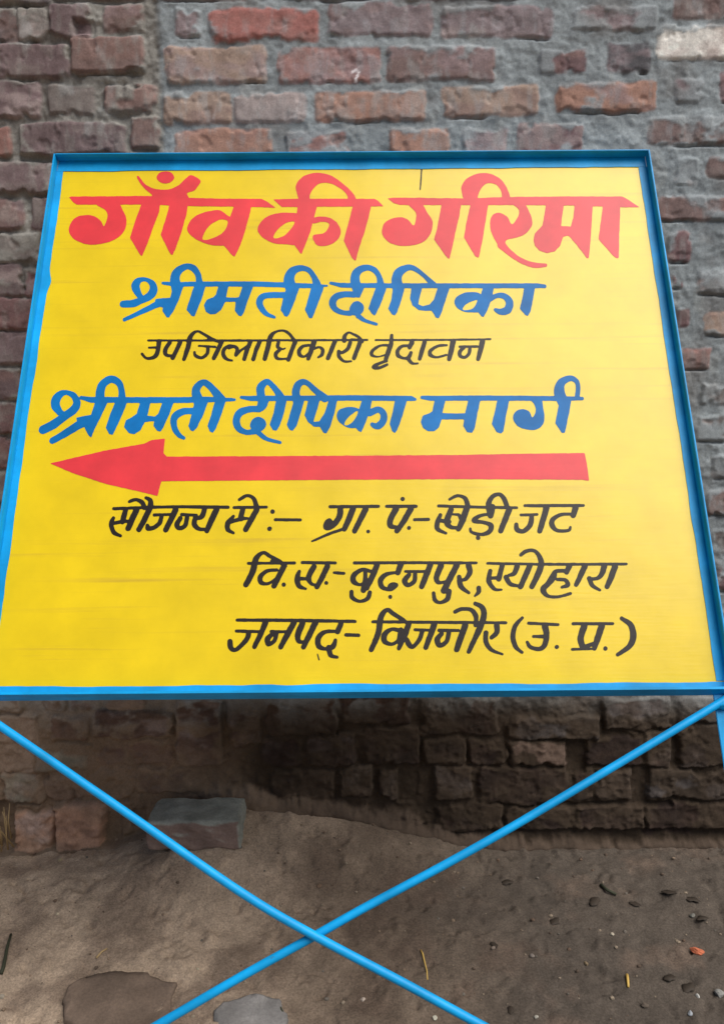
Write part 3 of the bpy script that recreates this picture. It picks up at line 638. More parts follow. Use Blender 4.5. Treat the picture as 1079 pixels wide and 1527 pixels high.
b2.S((850, 165, 28), (772, 172, 30), (702, 220, 38), (695, 262, 38), (750, 280, 22), (825, 262, 20)); b2.L((890, 68, 34), (885, 150, 48), (855, 240, 50), (832, 308, 44)); b2.S((840, 322, 34), (770, 345, 34), (712, 380, 42), (760, 392, 34), (845, 358, 30))
b2.at(580, 490, K6)
b2.L((225, 140, 50), (202, 188, 44)); b2.S((205, 172, 34), (130, 175, 36), (85, 220, 40), (90, 268, 42), (140, 293, 30), (190, 288, 42), (215, 240, 36)); b2.S((195, 308, 42), (230, 345, 34), (285, 345, 22)); b2.L((350, 135, 46), (325, 220, 46), (302, 298, 42))
b2.S((570, 165, 30), (480, 175, 34), (410, 220, 40), (410, 262, 42), (470, 285, 28), (565, 262, 22)); b2.L((635, 128, 56), (615, 220, 54), (597, 302, 46))
b2.L((700, 180, 30), (875, 178, 28)); b2.S((740, 190, 36), (702, 230, 40), (705, 272, 40), (750, 285, 36), (790, 250, 36), (800, 200, 36)); b2.L((925, 128, 56), (905, 220, 52), (882, 303, 44))
b2.build('painted_word', M_black, panel, OFF, 'thin black word at the right of the third line')
# fourth line, blue, larger
n3 = W().at(50, 555)
n3.S((72, 430, 62), (150, 390, 65), (230, 332, 60), (300, 280, 60), (325, 230, 55), (300, 175, 45), (240, 152, 38), (185, 180, 60), (165, 240, 68), (195, 295, 52), (225, 315, 40))
n3.L((142, 512, 46), (240, 455, 55), (340, 392, 62), (400, 362, 66))
n3.P((320, 338), (430, 318), (460, 230), (555, 222), (500, 340), (455, 430), (434, 486), (425, 484), (408, 468), (385, 420), (380, 392), (330, 390))
n3.L((358, 190, 28), (430, 206, 42), (800, 208, 44), (1079, 208, 44), (1300, 204, 42), (1498, 205, 22))
n3.S((500, 240, 70), (498, 150, 65), (520, 88, 60), (580, 52, 54), (635, 78, 50), (657, 130, 45), (660, 210, 60))
n3.P((610, 220), (705, 210), (665, 310), (620, 410), (592, 467), (565, 462), (540, 415), (570, 320))
n3.P((800, 215), (875, 215), (850, 325), (905, 330), (930, 310), (965, 215), (1050, 215), (1010, 320), (970, 410), (947, 442), (922, 437), (895, 400), (900, 365), (830, 372), (800, 430), (755, 463), (712, 455), (675, 410), (690, 360), (740, 330), (770, 310))
n3.at(220, 555)
n3.S((340, 290, 45), (270, 292, 50), (215, 320, 55), (195, 360, 50), (205, 420, 45), (235, 468, 38), (270, 490, 26))
n3.P((355, 210), (455, 208), (420, 310), (370, 410), (342, 442), (320, 432), (305, 400), (330, 310)); n3.S((388, 235, 85), (362, 155, 65), (370, 112, 58), (415, 76, 45), (460, 100, 50), (510, 155, 60), (550, 205, 70))
n3.P((505, 205), (585, 210), (550, 320), (510, 420), (487, 452), (465, 442), (448, 400), (475, 320))
n3.build('painted_word', M_navy, panel, OFF, 'blue word at the start of the fourth line')
n4 = W().at(340, 555)
n4.L((100, 188, 24), (170, 196, 38), (900, 192, 40), (1360, 196, 38), (1392, 203, 20))
n4.P((225, 200), (310, 205), (282, 270), (260, 290), (210, 285)); n4.S((235, 275, 48), (160, 277, 48), (90, 302, 55), (62, 360, 55), (80, 418, 50), (140, 448, 38), (200, 440, 45))
n4.Cc((165, 390), (185, 350), (225, 333), (268, 350), (285, 390), (262, 430), (225, 446), (180, 430)); n4.S((228, 452, 40), (290, 498, 30), (388, 524, 24))
n4.S((265, 240, 60), (245, 165, 60), (246, 110, 58), (290, 72, 44), (330, 100, 42), (370, 150, 50), (400, 205, 66))
n4.P((360, 200), (440, 205), (415, 310), (385, 400), (362, 437), (335, 432), (310, 390), (340, 300))
n4.S((522, 240, 70), (505, 155, 58), (520, 98, 55), (560, 72, 44), (600, 88, 40), (650, 135, 45), (720, 195, 60))
n4.P((495, 200), (570, 205), (540, 310), (510, 400), (482, 437), (460, 432), (437, 390), (465, 300))
n4.P((600, 190), (690, 190), (660, 290), (635, 372), (680, 365), (720, 300), (750, 205), (815, 202), (790, 310), (760, 410), (732, 457), (710, 452), (685, 408), (640, 406), (595, 370), (570, 320), (585, 260))
n4.at(490, 555)
n4.Cc((60, 320), (80, 280), (130, 262), (190, 262), (240, 290), (250, 380), (215, 412), (150, 415), (100, 390), (70, 360)); n4.Hh((118, 395), (130, 355), (170, 315), (215, 290), (200, 340), (160, 385))
n4.P((250, 200), (325, 202), (300, 310), (265, 400), (242, 447), (220, 437), (190, 400), (215, 310)); n4.S((305, 305, 50), (370, 278, 45), (408, 312, 50), (402, 368, 55), (360, 404, 48), (322, 388, 28))
n4.P((495, 200), (585, 200), (550, 320), (510, 430), (492, 452), (470, 438), (452, 385), (475, 300))
n4.build('painted_word', M_navy, panel, OFF, 'blue word in the middle of the fourth line')
n5 = W().at(490, 555)
n5.L((695, 188, 26), (760, 195, 38), (1200, 193, 38), (1700, 196, 36), (1885, 197, 26))
n5.P((790, 200), (870, 205), (845, 305), (1030, 308), (1030, 352), (840, 352), (820, 410), (790, 438), (740, 440), (700, 415), (685, 370), (700, 325), (750, 305), (770, 290))
n5.at(660, 555)
n5.P((190, 200), (280, 200), (255, 320), (235, 420), (217, 452), (180, 447), (150, 400), (165, 310)); n5.P((405, 200), (495, 200), (470, 320), (450, 440), (432, 457), (400, 447), (362, 385), (385, 300))
n5.Cc((520, 340), (540, 295), (590, 275), (640, 292), (665, 338), (690, 290), (680, 240), (650, 200), (730, 200), (745, 270), (755, 340), (735, 400), (680, 430), (610, 425), (550, 395))
n5.P((870, 200), (955, 202), (935, 320), (907, 452), (885, 453), (835, 380), (850, 300)); n5.S((892, 222, 80), (865, 145, 80), (880, 82, 62), (940, 46, 44), (990, 65, 36), (1005, 110, 34), (1000, 175, 34))
n5.build('painted_word', M_navy, panel, OFF, 'blue word at the right of the fourth line')
ar = W().at(0, 0, 1)
ar.P((75, 691), (110, 683), (156, 672), (214, 662), (226, 656.5), (246, 654), (244, 676), (249, 681), (450, 680), (680, 678.5), (760, 677), (871, 675.5), (874, 690), (877.5, 717), (866, 715.5), (680, 714.5), (450, 716), (241, 717.7), (235, 739.5), (156, 721), (110, 706))
ar.build('painted_arrow', M_red, panel, OFF)
# courtesy lines, black
c1 = W().at(155, 730)
c1.L((75, 143, 28), (350, 132, 28), (560, 128, 30), (925, 132, 30))
c1.S((72, 212, 30), (55, 258, 36), (75, 318, 36), (125, 345, 26)); c1.L((80, 250, 30), (150, 235, 34), (205, 240, 28)); c1.S((165, 150, 40), (150, 200, 42), (140, 240, 40)); c1.L((245, 150, 48), (210, 225, 48), (182, 288, 44))
c1.S((190, 90, 26), (240, 75, 30), (285, 95, 36), (302, 135, 38)); c1.S((315, 62, 28), (345, 82, 38), (345, 130, 46), (310, 210, 46), (262, 298, 42))
c1.L((375, 190, 28), (515, 185, 28)); c1.S((430, 200, 36), (415, 250, 38), (370, 285, 36), (332, 290, 42), (325, 268, 28)); c1.L((535, 150, 48), (497, 230, 46), (462, 300, 42))
c1.L((580, 186, 28), (690, 192, 28)); c1.S((570, 215, 36), (545, 260, 42), (562, 288, 38), (605, 268, 36), (620, 212, 36))
c1.S((750, 150, 40), (730, 200, 42), (690, 215, 30)); c1.S((680, 210, 36), (675, 260, 40), (710, 293, 34), (775, 295, 28)); c1.L((840, 150, 48), (800, 230, 48), (767, 308, 38))
c1.build('painted_word', M_black, panel, OFF, 'black word at the left under the arrow')
c2 = W().at(330, 730)
c2.L((95, 134, 28), (335, 131, 26)); c2.S((90, 200, 28), (50, 250, 40), (50, 298, 38), (92, 325, 22)); c2.L((70, 240, 34), (160, 215, 36), (210, 215, 20)); c2.S((160, 150, 40), (145, 215, 44)); c2.L((265, 150, 44), (220, 230, 46), (182, 298, 40)); c2.S((135, 76, 26), (190, 46, 28), (240, 66, 34), (262, 125, 40))
c2.build('painted_word', M_black, panel, OFF)
c3 = W().at(330, 730); c3.D(381, 165, 21).D(360, 292, 21).L((402, 225, 29), (588, 226, 27)); c3.build('painted_mark', M_black, panel, OFF, 'black colon and dash')
c4 = W().at(470, 730)
c4.L((110, 128, 30), (470, 125, 28)); c4.S((185, 150, 46), (180, 200, 48), (142, 258, 44), (100, 285, 40)); c4.Cc((58, 270), (75, 230), (110, 215), (135, 250), (128, 290), (90, 305), (65, 295))
c4.L((280, 145, 48), (250, 220, 46), (217, 293, 42)); c4.L((-25, 385, 14), (0, 376, 20), (90, 335, 24), (205, 295, 26)); c4.L((375, 148, 48), (332, 230, 46), (292, 308, 42)); c4.D(393, 313, 17)
c4.build('painted_word', M_black, panel, OFF)
c5 = W().at(470, 730)
c5.L((530, 125, 30), (750, 125, 30)); c5.S((600, 145, 50), (557, 230, 46), (562, 273, 42), (615, 280, 26)); c5.L((710, 145, 48), (662, 230, 46), (608, 308, 42)); c5.D(650, 70, 20).D(696, 286, 17); c5.L((738, 224, 28), (842, 222, 28))
c5.build('painted_word', M_black, panel, OFF)
c6 = W().at(640, 730)
c6.L((68, 122, 26), (400, 132, 26), (650, 135, 26)); c6.S((80, 190, 28), (60, 240, 38), (60, 292, 36), (122, 325, 24)); c6.L((70, 230, 34), (150, 240, 34)); c6.S((160, 150, 44), (130, 238, 48), (160, 280, 34), (215, 283, 28)); c6.S((172, 185, 18), (215, 188, 26), (228, 215, 22)); c6.L((280, 130, 48), (250, 220, 50), (217, 293, 42)); c6.S((150, 72, 24), (210, 46, 28), (265, 66, 34), (285, 125, 42))
c6.S((430, 185, 28), (370, 198, 32), (332, 232, 40), (400, 245, 32), (455, 265, 40), (448, 310, 40), (390, 335, 32), (315, 318, 26), (303, 290, 20)); c6.D(362, 360, 21); c6.S((455, 190, 48), (440, 110, 44), (470, 52, 36), (520, 36, 32), (555, 70, 36), (578, 130, 38)); c6.L((468, 130, 46), (455, 195, 46)); c6.L((595, 145, 46), (560, 230, 46), (530, 308, 42))
c6.build('painted_word', M_black, panel, OFF)
c7 = W().at(640, 730)
c7.L((710, 120, 28), (1145, 119, 28)); c7.L((680, 190, 26), (800, 186, 26)); c7.S((760, 200, 38), (750, 260, 42), (700, 310, 40), (652, 298, 40), (645, 262, 32)); c7.L((870, 138, 48), (845, 225, 46), (820, 308, 42))
c7.at(740, 730); c7.L((587, 140, 48), (570, 193, 44)); c7.S((565, 183, 26), (480, 187, 30), (420, 222, 38), (412, 265, 42), (450, 305, 30), (532, 305, 28), (548, 280, 20))
c7.build('painted_word', M_black, panel, OFF)
d1 = W().at(360, 815)
d1.L((52, 125, 26), (395, 122, 28)); d1.S((35, 283, 44), (85, 185, 48), (108, 92, 46), (160, 46, 30), (210, 70, 32), (280, 110, 36), (325, 145, 34)); d1.L((225, 108, 26), (300, 118, 26)); d1.S((262, 175, 30), (190, 182, 32), (142, 225, 40), (147, 268, 38), (200, 276, 26), (255, 240, 22)); d1.L((315, 150, 44), (280, 220, 46), (242, 293, 42)); d1.D(315, 284, 19)
d1.build('painted_word', M_black, panel, OFF)
d2 = W().at(360, 815)
d2.L((452, 119, 28), (698, 122, 28)); d2.S((430, 187, 28), (415, 235, 42), (428, 292, 38), (478, 315, 24)); d2.L((430, 240, 34), (500, 240, 30)); d2.S((540, 150, 42), (500, 228, 44), (520, 276, 28), (560, 286, 24)); d2.L((640, 148, 44), (602, 228, 44), (562, 300, 40)); d2.D(632, 271, 18); d2.L((690, 194, 26), (762, 200, 30))
d2.build('painted_word', M_black, panel, OFF)
d3 = W().at(510, 815)
d3.L((92, 122, 28), (540, 120, 28), (998, 122, 26)); d3.S((212, 185, 28), (150, 172, 32), (90, 212, 42), (85, 258, 42), (130, 285, 28), (175, 262, 26)); d3.S((172, 180, 28), (172, 250, 38), (158, 325, 46)); d3.L((260, 138, 44), (226, 220, 46), (182, 308, 44)); d3.S((70, 337, 30), (75, 380, 34), (130, 408, 28), (188, 388, 36), (205, 342, 32))
d3.L((435, 135, 46), (415, 193, 44)); d3.S((405, 193, 28), (330, 207, 36), (286, 250, 44), (300, 303, 38), (360, 318, 34), (400, 288, 38)); d3.Cc((335, 298), (355, 272), (395, 268), (410, 290), (390, 315), (355, 318)); d3.D(358, 375, 18)
d3.L((470, 186, 26), (625, 185, 26)); d3.S((497, 210, 36), (465, 255, 42), (490, 288, 36), (535, 260, 36), (542, 208, 34)); d3.L((655, 138, 48), (622, 222, 46), (592, 298, 42))
d3.S((735, 142, 48), (702, 228, 44), (718, 268, 34), (775, 260, 24)); d3.L((850, 142, 48), (802, 238, 50), (755, 328, 50)); d3.S((680, 347, 28), (690, 398, 34), (730, 418, 28), (782, 390, 40), (795, 335, 40)); d3.S((940, 142, 46), (950, 190, 42), (922, 238, 36), (888, 250, 26)); d3.S((870, 228, 38), (885, 298, 40), (942, 345, 24)); d3.S((1015, 310, 38), (1015, 338, 34), (987, 368, 20))
d3.build('painted_word', M_black, panel, OFF)
d4 = W().at(640, 815)
d4.L((432, 125, 24), (820, 132, 26), (1200, 132, 26), (1465, 130, 26)); d4.S((452, 182, 34), (442, 255, 40), (482, 315, 30), (535, 322, 20)); d4.L((455, 236, 30), (522, 232, 32)); d4.S((540, 145, 40), (515, 240, 42)); d4.S((650, 150, 44), (630, 200, 38), (590, 215, 26)); d4.S((570, 228, 40), (600, 278, 36), (662, 293, 26)); d4.L((745, 145, 46), (710, 225, 46), (677, 298, 42)); d4.S((680, 62, 30), (720, 34, 32), (780, 32, 30), (820, 78, 38), (830, 140, 48), (800, 220, 48), (762, 298, 42))
d4.at(730, 815); d4.L((590, 148, 46), (570, 193, 36)); d4.S((558, 182, 34), (490, 185, 34), (468, 230, 54), (430, 280, 46), (397, 318, 48), (425, 365, 34), (500, 375, 26), (600, 350, 26)); d4.S((500, 245, 28), (560, 250, 34), (578, 285, 38), (535, 303, 26)); d4.L((705, 148, 46), (675, 215, 44), (642, 283, 36)); d4.S((850, 150, 46), (830, 208, 40), (795, 238, 34), (745, 240, 30)); d4.S((740, 238, 38), (760, 288, 34), (818, 325, 24)); d4.L((930, 150, 48), (905, 220, 48), (872, 298, 40))
d4.build('painted_word', M_black, panel, OFF)
e1 = W().at(330, 895)
e1.L((118, 148, 30), (560, 150, 32), (995, 158, 30)); e1.L((112, 230, 30), (290, 234, 28)); e1.S((205, 240, 40), (190, 290, 40), (112, 368, 34), (72, 355, 42), (66, 310, 42)); e1.L((330, 168, 46), (290, 260, 44), (247, 348, 36)); e1.L((370, 233, 28), (480, 235, 26)); e1.S((390, 242, 30), (347, 285, 44), (352, 328, 38), (395, 303, 32), (410, 250, 34)); e1.L((540, 168, 46), (490, 260, 46), (442, 348, 40)); e1.S((605, 172, 48), (570, 260, 46), (582, 308, 38), (628, 308, 26)); e1.L((700, 168, 48), (655, 260, 48), (612, 348, 40)); e1.L((890, 178, 44), (865, 233, 44)); e1.S((850, 232, 30), (770, 237, 36), (722, 282, 46), (727, 343, 42), (780, 363, 30), (830, 345, 44), (850, 298, 28)); e1.S((800, 355, 46), (815, 410, 36), (862, 425, 26)); e1.L((715, 400, 8), (728, 445, 12))
e1.build('painted_word', M_black, panel, OFF)
W().at(330, 895).L((928, 258, 32), (1022, 262, 32)).build('painted_mark', M_black, panel, OFF)
e2 = W().at(500, 895)
e2.L((278, 160, 28), (600, 164, 28), (1030, 166, 28), (1268, 168, 26)); e2.S((267, 368, 40), (318, 245, 46), (340, 122, 46), (385, 72, 34), (430, 100, 34), (500, 145, 34), (535, 175, 26)); e2.S((490, 230, 38), (420, 216, 32), (367, 255, 44), (367, 308, 40), (420, 328, 30), (468, 300, 28)); e2.L((488, 220, 38), (468, 310, 34)); e2.L((545, 180, 46), (510, 270, 50), (472, 358, 34)); e2.L((592, 220, 26), (702, 224, 26)); e2.S((645, 235, 34), (620, 300, 36), (572, 348, 34), (540, 318, 44), (533, 290, 26)); e2.L((735, 180, 48), (705, 265, 46), (672, 353, 40)); e2.L((772, 225, 32), (915, 225, 30)); e2.S((790, 250, 36), (757, 295, 46), (777, 338, 38), (825, 308, 36), (842, 245, 38)); e2.L((965, 188, 50), (932, 280, 50), (902, 368, 44))
e2.at(600, 895); e2.S((390, 86, 32), (440, 66, 34), (510, 72, 36), (545, 120, 38), (542, 185, 34)); e2.S((540, 26, 34), (590, 52, 42), (605, 110, 46), (577, 200, 50), (532, 298, 42), (492, 383, 34)); e2.S((700, 188, 46), (700, 240, 42), (662, 278, 34)); e2.S((620, 243, 36), (620, 310, 38), (662, 370, 32), (742, 402, 22))
e2.build('painted_word', M_black, panel, OFF)
e3 = W().at(600, 895); e3.S((890, 132, 26), (838, 192, 36), (820, 270, 40), (842, 348, 34), (888, 388, 24))
e3.at(750, 895); e3.L((187, 171, 28), (407, 182, 26)); e3.S((310, 195, 50), (320, 250, 46), (310, 328, 42), (270, 363, 38), (202, 350, 32), (177, 312, 24)); e3.L((225, 270, 28), (305, 270, 36)); e3.D(398, 348, 19)
e3.L((518, 175, 30), (815, 175, 28)); e3.S((600, 195, 52), (575, 280, 50), (587, 338, 48)); e3.L((512, 366, 24), (665, 362, 24)); e3.L((590, 350, 36), (690, 320, 40)); e3.L((732, 193, 52), (702, 280, 50), (677, 358, 38)); e3.D(758, 360, 19); e3.S((880, 136, 34), (945, 182, 44), (967, 260, 50), (940, 340, 44), (852, 405, 32))
e3.build('painted_word', M_black, panel, OFF, 'black initials in round brackets')
# ------------------------------------------------------------------ loose things on the ground
def vcol(o, fn):
    me = o.data; at = me.attributes.new('surface_colour', 'FLOAT_COLOR', 'POINT')
    for i, v in enumerate(me.vertices): at.data[i].color = (*fn(v.co, v.normal), 1)
def stone(name, loc, size, col, seed, rot=0.0, flat=0.6, rough=0.18, sub=3, sink=0.3, col2=None):
    bm = bmesh.new(); bmesh.ops.create_icosphere(bm, subdivisions=sub, radius=0.5); rg = random.Random(seed)
    dirs = [(Vector((rg.gauss(0, 1), rg.gauss(0, 1), rg.gauss(0, 1))).normalized(), rg.uniform(.28, .42)) for _ in range(9)]
    for v in bm.verts:
        for d, k in dirs:                                   # broken facets
            q = v.co.dot(d)
            if q > k: v.co -= d * (q - k) * 0.9
        n = float(fbm(np.array([v.co.x * 1.0 + seed]), np.array([v.co.y + v.co.z * 1.7]), 0.25, 3, seed)[0])
        v.co *= 1 + rough * n
        v.co.x *= size[0]; v.co.y *= size[1]; v.co.z *= size[2]
    o = mesh_obj(name, bm, M_stone, None, False); o.location = (loc[0], loc[1], loc[2] + size[2] * (0.5 - sink)); o.rotation_euler = (rg.uniform(-.1, .1), rg.uniform(-.1, .1), rot)
    c2 = col2 if col2 is not None else col
    vcol(o, lambda c, n: tuple(col * .5 + c2 * .5 + (c2 - col) * .5 * max(-1, min(1, n.z * 2 - 0.6))))
    return o
# the loose brick by the wall, its upper face coated with old grey mortar
def loose_brick():
    bm = bmesh.new(); bmesh.ops.create_cube(bm, size=2); bmesh.ops.subdivide_edges(bm, edges=bm.edges[:], cuts=31, use_grid_fill=True)
    half = Vector((0.106, 0.0525, 0.034))
    for v in bm.verts:
        p = Vector((v.co.x * half.x, v.co.y * half.y, v.co.z * half.z)); rd = 0.009 + 0.004 * math.sin(p.x * 70 + p.y * 40)
        q = Vector([max(-half[k] + rd, min(half[k] - rd, p[k])) for k in range(3)]); d = p - q
        if d.length > 1e-6: p = q + d.normalized() * min(rd, max(abs(d[0]), abs(d[1]), abs(d[2])) if sum(abs(c) > 1e-6 for c in d) < 2 else rd)
        a = np.array([p.x + p.z * 1.3]); b = np.array([p.y * 1.1 + p.z])
        n = float(fbm(a, b, 0.045, 4, 31)[0]); n2 = float(fbm(a, b, 0.012, 3, 37)[0])
        p += p.normalized() * (n * 0.0045 + n2 * 0.0020)
        if p.z > 0: p.y += 0.12 * p.z; p.x *= 1 - 0.5 * p.z
        v.co = p
    o = mesh_obj('loose_brick', bm, M_stone, None, True)
    p = ground_at(292, 1256); print('brick at', p)
    o.location = (p.x, min(p.y, 1.742) + 0.054, p.z + 0.032); o.rotation_euler = (R(4), R(-1), R(-1.5))
    g, r = lin(140, 142, 133), lin(124, 106, 98)
    def f(c, n):
        k = float(fbm(np.array([c.x + c.z]), np.array([c.y]), 0.03, 4, 71)[0]); t = max(0, min(1, (max(n.z, n.x) - 0.35 + 0.5 * k) / 0.3))
        return tuple((g * t + r * (1 - t)) * (1 + 0.35 * k))
    vcol(o, f)
    tag(o, 'loose brick with a grey mortar coated top, lying at the foot of the wall', 'brick')
loose_brick()
def slab(name, pts, thick, col, seed, label, cat):
    P3 = [ground_at(x, y) for x, y in pts]; c = sum(P3, Vector()) / len(P3)
    bm = bmesh.new(); vs_ = [bm.verts.new((p.x - c.x, p.y - c.y, (p.z - c.z) * .9)) for p in P3]; f = bm.faces.new(vs_); bm.normal_update()
    if f.normal.z < 0: f.normal_flip()
    r = bmesh.ops.extrude_face_region(bm, geom=[f]); top = [v for v in r['geom'] if isinstance(v, bmesh.types.BMVert)]
    for v in top: v.co.z += thick; v.co.x *= .96; v.co.y *= .96
    for v in vs_: v.co.z -= 0.03
    bmesh.ops.triangulate(bm, faces=bm.faces[:]); bmesh.ops.subdivide_edges(bm, edges=bm.edges[:], cuts=7, use_grid_fill=True)
    for v in bm.verts:
        n = float(fbm(np.array([v.co.x + seed]), np.array([v.co.y + v.co.z]), 0.04, 4, seed)[0]); v.co.z += n * 0.006; v.co.x += n * 0.010; v.co.y += n * 0.006
    o = mesh_obj(name, bm, M_stone, None, True); o.location = c; vcol(o, lambda a, n: tuple(col * (1 + 0.4 * float(fbm(np.array([a.x + seed]), np.array([a.y]), 0.05, 4, seed + 60)[0])))); tag(o, label, cat); return o
slab('stone_slab', [(88, 1500), (98, 1478), (130, 1460), (175, 1450), (215, 1455), (268, 1471), (258, 1505), (240, 1545), (150, 1548), (92, 1530)], 0.010, lin(104, 89, 77), 3,
     'flat dark brown stone sunk in the soil at the lower left', 'stone')
slab('pale_stone', [(318, 1512), (335, 1496), (375, 1489), (415, 1496), (432, 1520), (425, 1550), (330, 1555)], 0.008, lin(122, 119, 116), 5,
     'pale grey stone half buried under the lower left brace', 'stone')
o = stone('brick_chip', ground_at(1038, 1420), (0.034, 0.018, 0.014), lin(196, 112, 80), 11, R(-35)); tag(o, 'small bright orange brick chip on the dark soil at the right', 'brick chip')
PEB = [(912, 1394, .011, (190, 180, 160), 'tiny cream pebble left of the orange brick chip'), (541, 1492, .013, (190, 175, 160), 'small cream pebble under the right arm of the brace cross'),
       (648, 1519, .014, (205, 200, 180), 'white pebble just above the lower right brace end'), (1072, 1484, .026, (150, 148, 142), 'grey pebble at the right edge of the soil'),
       (1039, 1486, .012, (200, 198, 190), 'white chip beside the dark leaf litter at lower right'), (1028, 1512, .014, (170, 175, 180), 'bluish grey pebble lowest at the right'),
       (793, 1426, .014, (135, 125, 115), 'dull brown pebble left of centre on the dark soil'), (873, 1438, .013, (140, 122, 95), 'buff pebble beside the upright straw'),
       (799, 1517, .011, (190, 185, 170), 'small pale pebble at the bottom edge right of the brace'), (295, 1446, .009, (185, 175, 150), 'tiny pale pebble above the dark slab'),
       (735, 1415, .013, (140, 125, 112), 'small rough stone at the edge of the dark soil'), (1032, 1366, .017, (120, 118, 110), 'grey stone under the overhang at right'),
       (90, 1283, .012, (165, 150, 120), 'buff crumb below the two protruding bricks'), (3, 1487, .016, (180, 168, 150), 'pale stone at the left edge of the soil'), (86, 1363, .010, (190, 175, 150), 'cream grain on the tan soil at left'),
       (690, 1325, .010, (120, 112, 104), 'grey crumb above the middle of the right brace'), (475, 1322, .016, (126, 104, 86), 'brown clod above the crossing of the braces'), (960, 1500, .018, (112, 100, 88), 'brown clod near the lower right pebbles')]
for i, (x, y, s, c, lb) in enumerate(PEB):
    o = stone('pebble' if 'clod' not in lb else 'soil_clod', ground_at(x, y), (s * .9, s * .72, s * .6), lin(*c) * .8, 40 + i, random.uniform(0, 3), sub=2); tag(o, lb, 'pebble' if 'clod' not in lb else 'clod')
def blade_mat(name, c): return paint(name, c, 0.7, var=0.2, spec=0.2)
M_straw = blade_mat('dry_straw', tuple(lin(176, 150, 108))); M_dark = blade_mat('dark_twig', tuple(lin(58, 60, 46))); M_leaf = blade_mat('withered_leaf', tuple(lin(205, 170, 90)))
def tube(bm, pts, rads, seg=6):
    rings = []
    for i, p in enumerate(pts):
        d = (pts[min(i + 1, len(pts) - 1)] - pts[max(i - 1, 0)]).normalized(); q = d.to_track_quat('Z', 'Y')
        rings.append([bm.verts.new(p + q @ Vector((math.cos(a) * rads[i], math.sin(a) * rads[i], 0))) for a in [2 * math.pi * k / seg for k in range(seg)]])
    for a, b in zip(rings, rings[1:]):
        for k in range(seg): bm.faces.new((a[k], a[(k + 1) % seg], b[(k + 1) % seg], b[k]))
    bm.faces.new(rings[0][::-1]); bm.faces.new(rings[-1])
def twig(name, pix, rad, mat, lift, label, cat):
    pts = [ground_at(x, y) + Vector((0, 0, rad + lift * math.sin(math.pi * i / max(1, len(pix) - 1)))) for i, (x, y) in enumerate(pix)]
    c = pts[0].copy(); bm = bmesh.new(); tube(bm, [p - c for p in pts], [rad * (1 - .5 * i / len(pts)) for i in range(len(pts))]); o = mesh_obj(name, bm, mat, None, True); o.location = c; tag(o, label, cat); return o
twig('twig', [(2, 1455), (6, 1446), (9, 1432), (12, 1415), (17, 1396)], 0.0042, M_dark, 0.004, 'dark curved twig on the tan soil at the left edge', 'twig')
twig('straw', [(627, 1418), (630, 1425), (632, 1435), (636, 1450), (637, 1462)], 0.0018, M_leaf, 0.003, 'yellow straw lying right of the brace crossing', 'straw')
twig('straw', [(934, 1456), (935, 1464), (936, 1474)], 0.0032, M_leaf, 0.002, 'short yellow straw below the cream pebble on dark soil', 'straw')
twig('straw', [(144, 1430), (152, 1422), (160, 1416)], 0.0022, M_straw, 0.002, 'short pale straw above the flat dark stone', 'straw')
twig('twig', [(895, 1322), (905, 1332), (918, 1336)], 0.004, M_dark, 0.003, 'short dark twig on the dark soil below the wall overhang', 'twig')
twig('twig', [(414, 1494), (420, 1510), (428, 1524)], 0.0028, M_dark, 0.002, 'thin dark twig beside the half buried pale stone', 'twig')
def leaf(px, py, s, rot, mat, i):
    p = ground_at(px, py); bm = bmesh.new(); rows = []
    for k in range(7):
        t = k / 6; wd = math.sin(math.pi * min(1, t * 1.02 + .02)) ** 0.7 * s * 0.28
        zc = 0.001 + 0.05 * s * math.sin(t * math.pi) + 0.03 * s * math.sin(i + 5 * t)
        rows.append([bm.verts.new((t * s - s / 2, sgn_ * wd * (1 + .25 * math.sin(i * 3 + k * 2 + sgn_)), zc + (abs(sgn_)) * 0.06 * wd)) for sgn_ in (-1, 0, 1)])
    for a, b in zip(rows, rows[1:]):
        for c in range(2): bm.faces.new((a[c], a[c + 1], b[c + 1], b[c]))
    o = mesh_obj('dead_leaf', bm, mat, None, True); o.location = p; o.rotation_euler = (random.uniform(-.15, .15), random.uniform(-.15, .15), rot)
    m = o.modifiers.new('thickness', 'SOLIDIFY'); m.thickness = 0.0006
    tag(o, 'dark shrivelled leaf scrap lying on the damp soil right of the brace crossing', 'dead leaf', 'dark leaf scraps on the soil')
M_dleaf = blade_mat('dark_leaf', tuple(lin(62, 54, 46)))
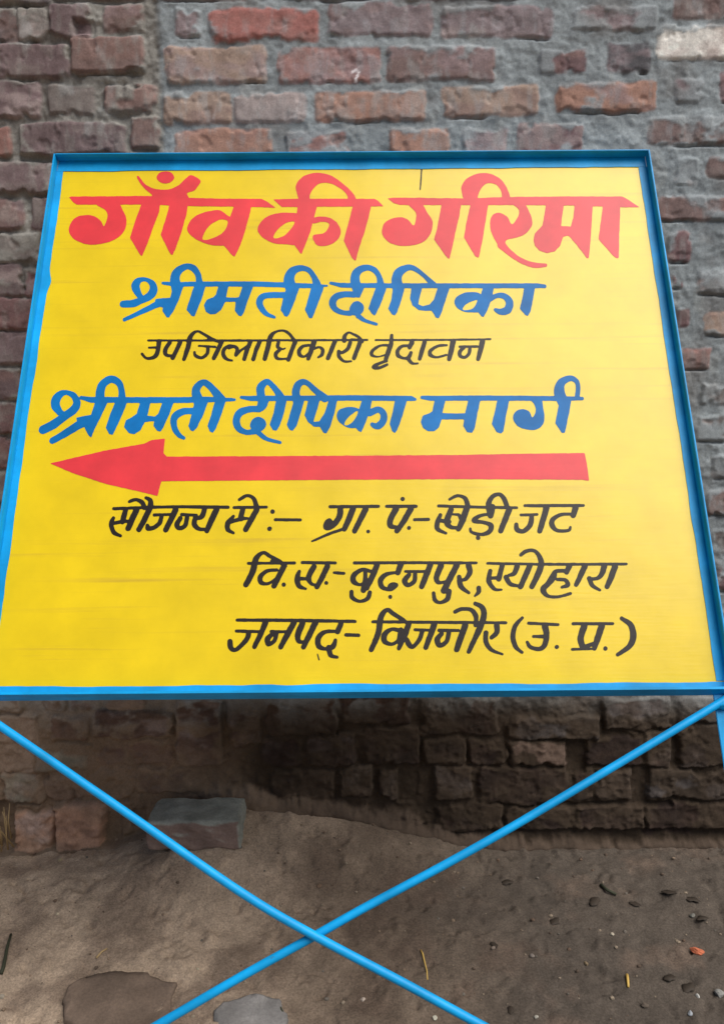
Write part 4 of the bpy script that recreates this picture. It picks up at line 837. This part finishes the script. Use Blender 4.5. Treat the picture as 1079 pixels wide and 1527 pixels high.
for i, (x, y, s, a) in enumerate([(756, 1317, .032, .4), (827, 1375, .030, .8), (886, 1345, .036, .9), (997, 1332, .034, -.5), (1032, 1343, .034, -.3), (1047, 1371, .030, .2), (999, 1460, .030, .1), (1026, 1474, .036, .7), (736, 1410, .024, -1.2), (946, 1349, .026, -.6), (761, 1507, .022, 1.4)]): leaf(x, y, s, a, M_dleaf, i)
# withered tuft at the left edge
bm = bmesh.new(); rg = random.Random(3); bx, bz = on_wall(10, 1245); base = Vector((float(bx), WALL_Y - 0.02, float(bz)))
for k in range(16):
    a = Vector((rg.uniform(-.03, .03), rg.uniform(-.03, 0.0), rg.uniform(-.02, .01))); d = Vector((rg.uniform(-.045, .01), rg.uniform(-.035, .0), rg.uniform(.06, .10)))
    tube(bm, [a, a + d * .5 + Vector((rg.uniform(-.006, .006), -.004, 0)), a + d], [.0022, .0018, .0007], 5)
o = mesh_obj('dry_grass_tuft', bm, M_straw, None, True); o.location = base; tag(o, 'withered pale grass tuft against the wall at the left edge', 'dry grass')
# fine crumbs of earth
bm = bmesh.new(); rg = random.Random(9); proto = bmesh.new(); bmesh.ops.create_icosphere(proto, subdivisions=1, radius=0.5); pv_ = [v.co.copy() for v in proto.verts]; pf_ = [[v.index for v in f.verts] for f in proto.faces]; proto.free()
N = 620; rx = np.array([rg.uniform(-.95, .95) for _ in range(N)]); ry = np.array([1.1 + 0.75 * rg.random() ** 0.8 for _ in range(N)]); rz = ground_z(rx, ry); cols = []
pal = [lin(128, 110, 92), lin(104, 86, 72), lin(88, 75, 64), lin(104, 97, 88), lin(140, 126, 108)]
for x, y, z in zip(rx, ry, rz):
    s = 0.0025 + 0.007 * rg.random() ** 3; c = rg.choice(pal); vv = [bm.verts.new((x + p.x * s * rg.uniform(.7, 1.3), y + p.y * s * rg.uniform(.7, 1.3), z + p.z * s * .8 + s * .15)) for p in pv_]; cols += [c] * len(vv)
    for f in pf_: bm.faces.new([vv[i] for i in f])
o = mesh_obj('earth_crumbs', bm, M_stone); at = o.data.attributes.new('surface_colour', 'FLOAT_COLOR', 'POINT'); at.data.foreach_set('color', np.concatenate([np.array(cols), np.ones((len(cols), 1))], 1).astype(np.float32).ravel())
tag(o, 'fine loose crumbs of dry earth scattered over the soil', 'earth crumbs', kind='stuff')
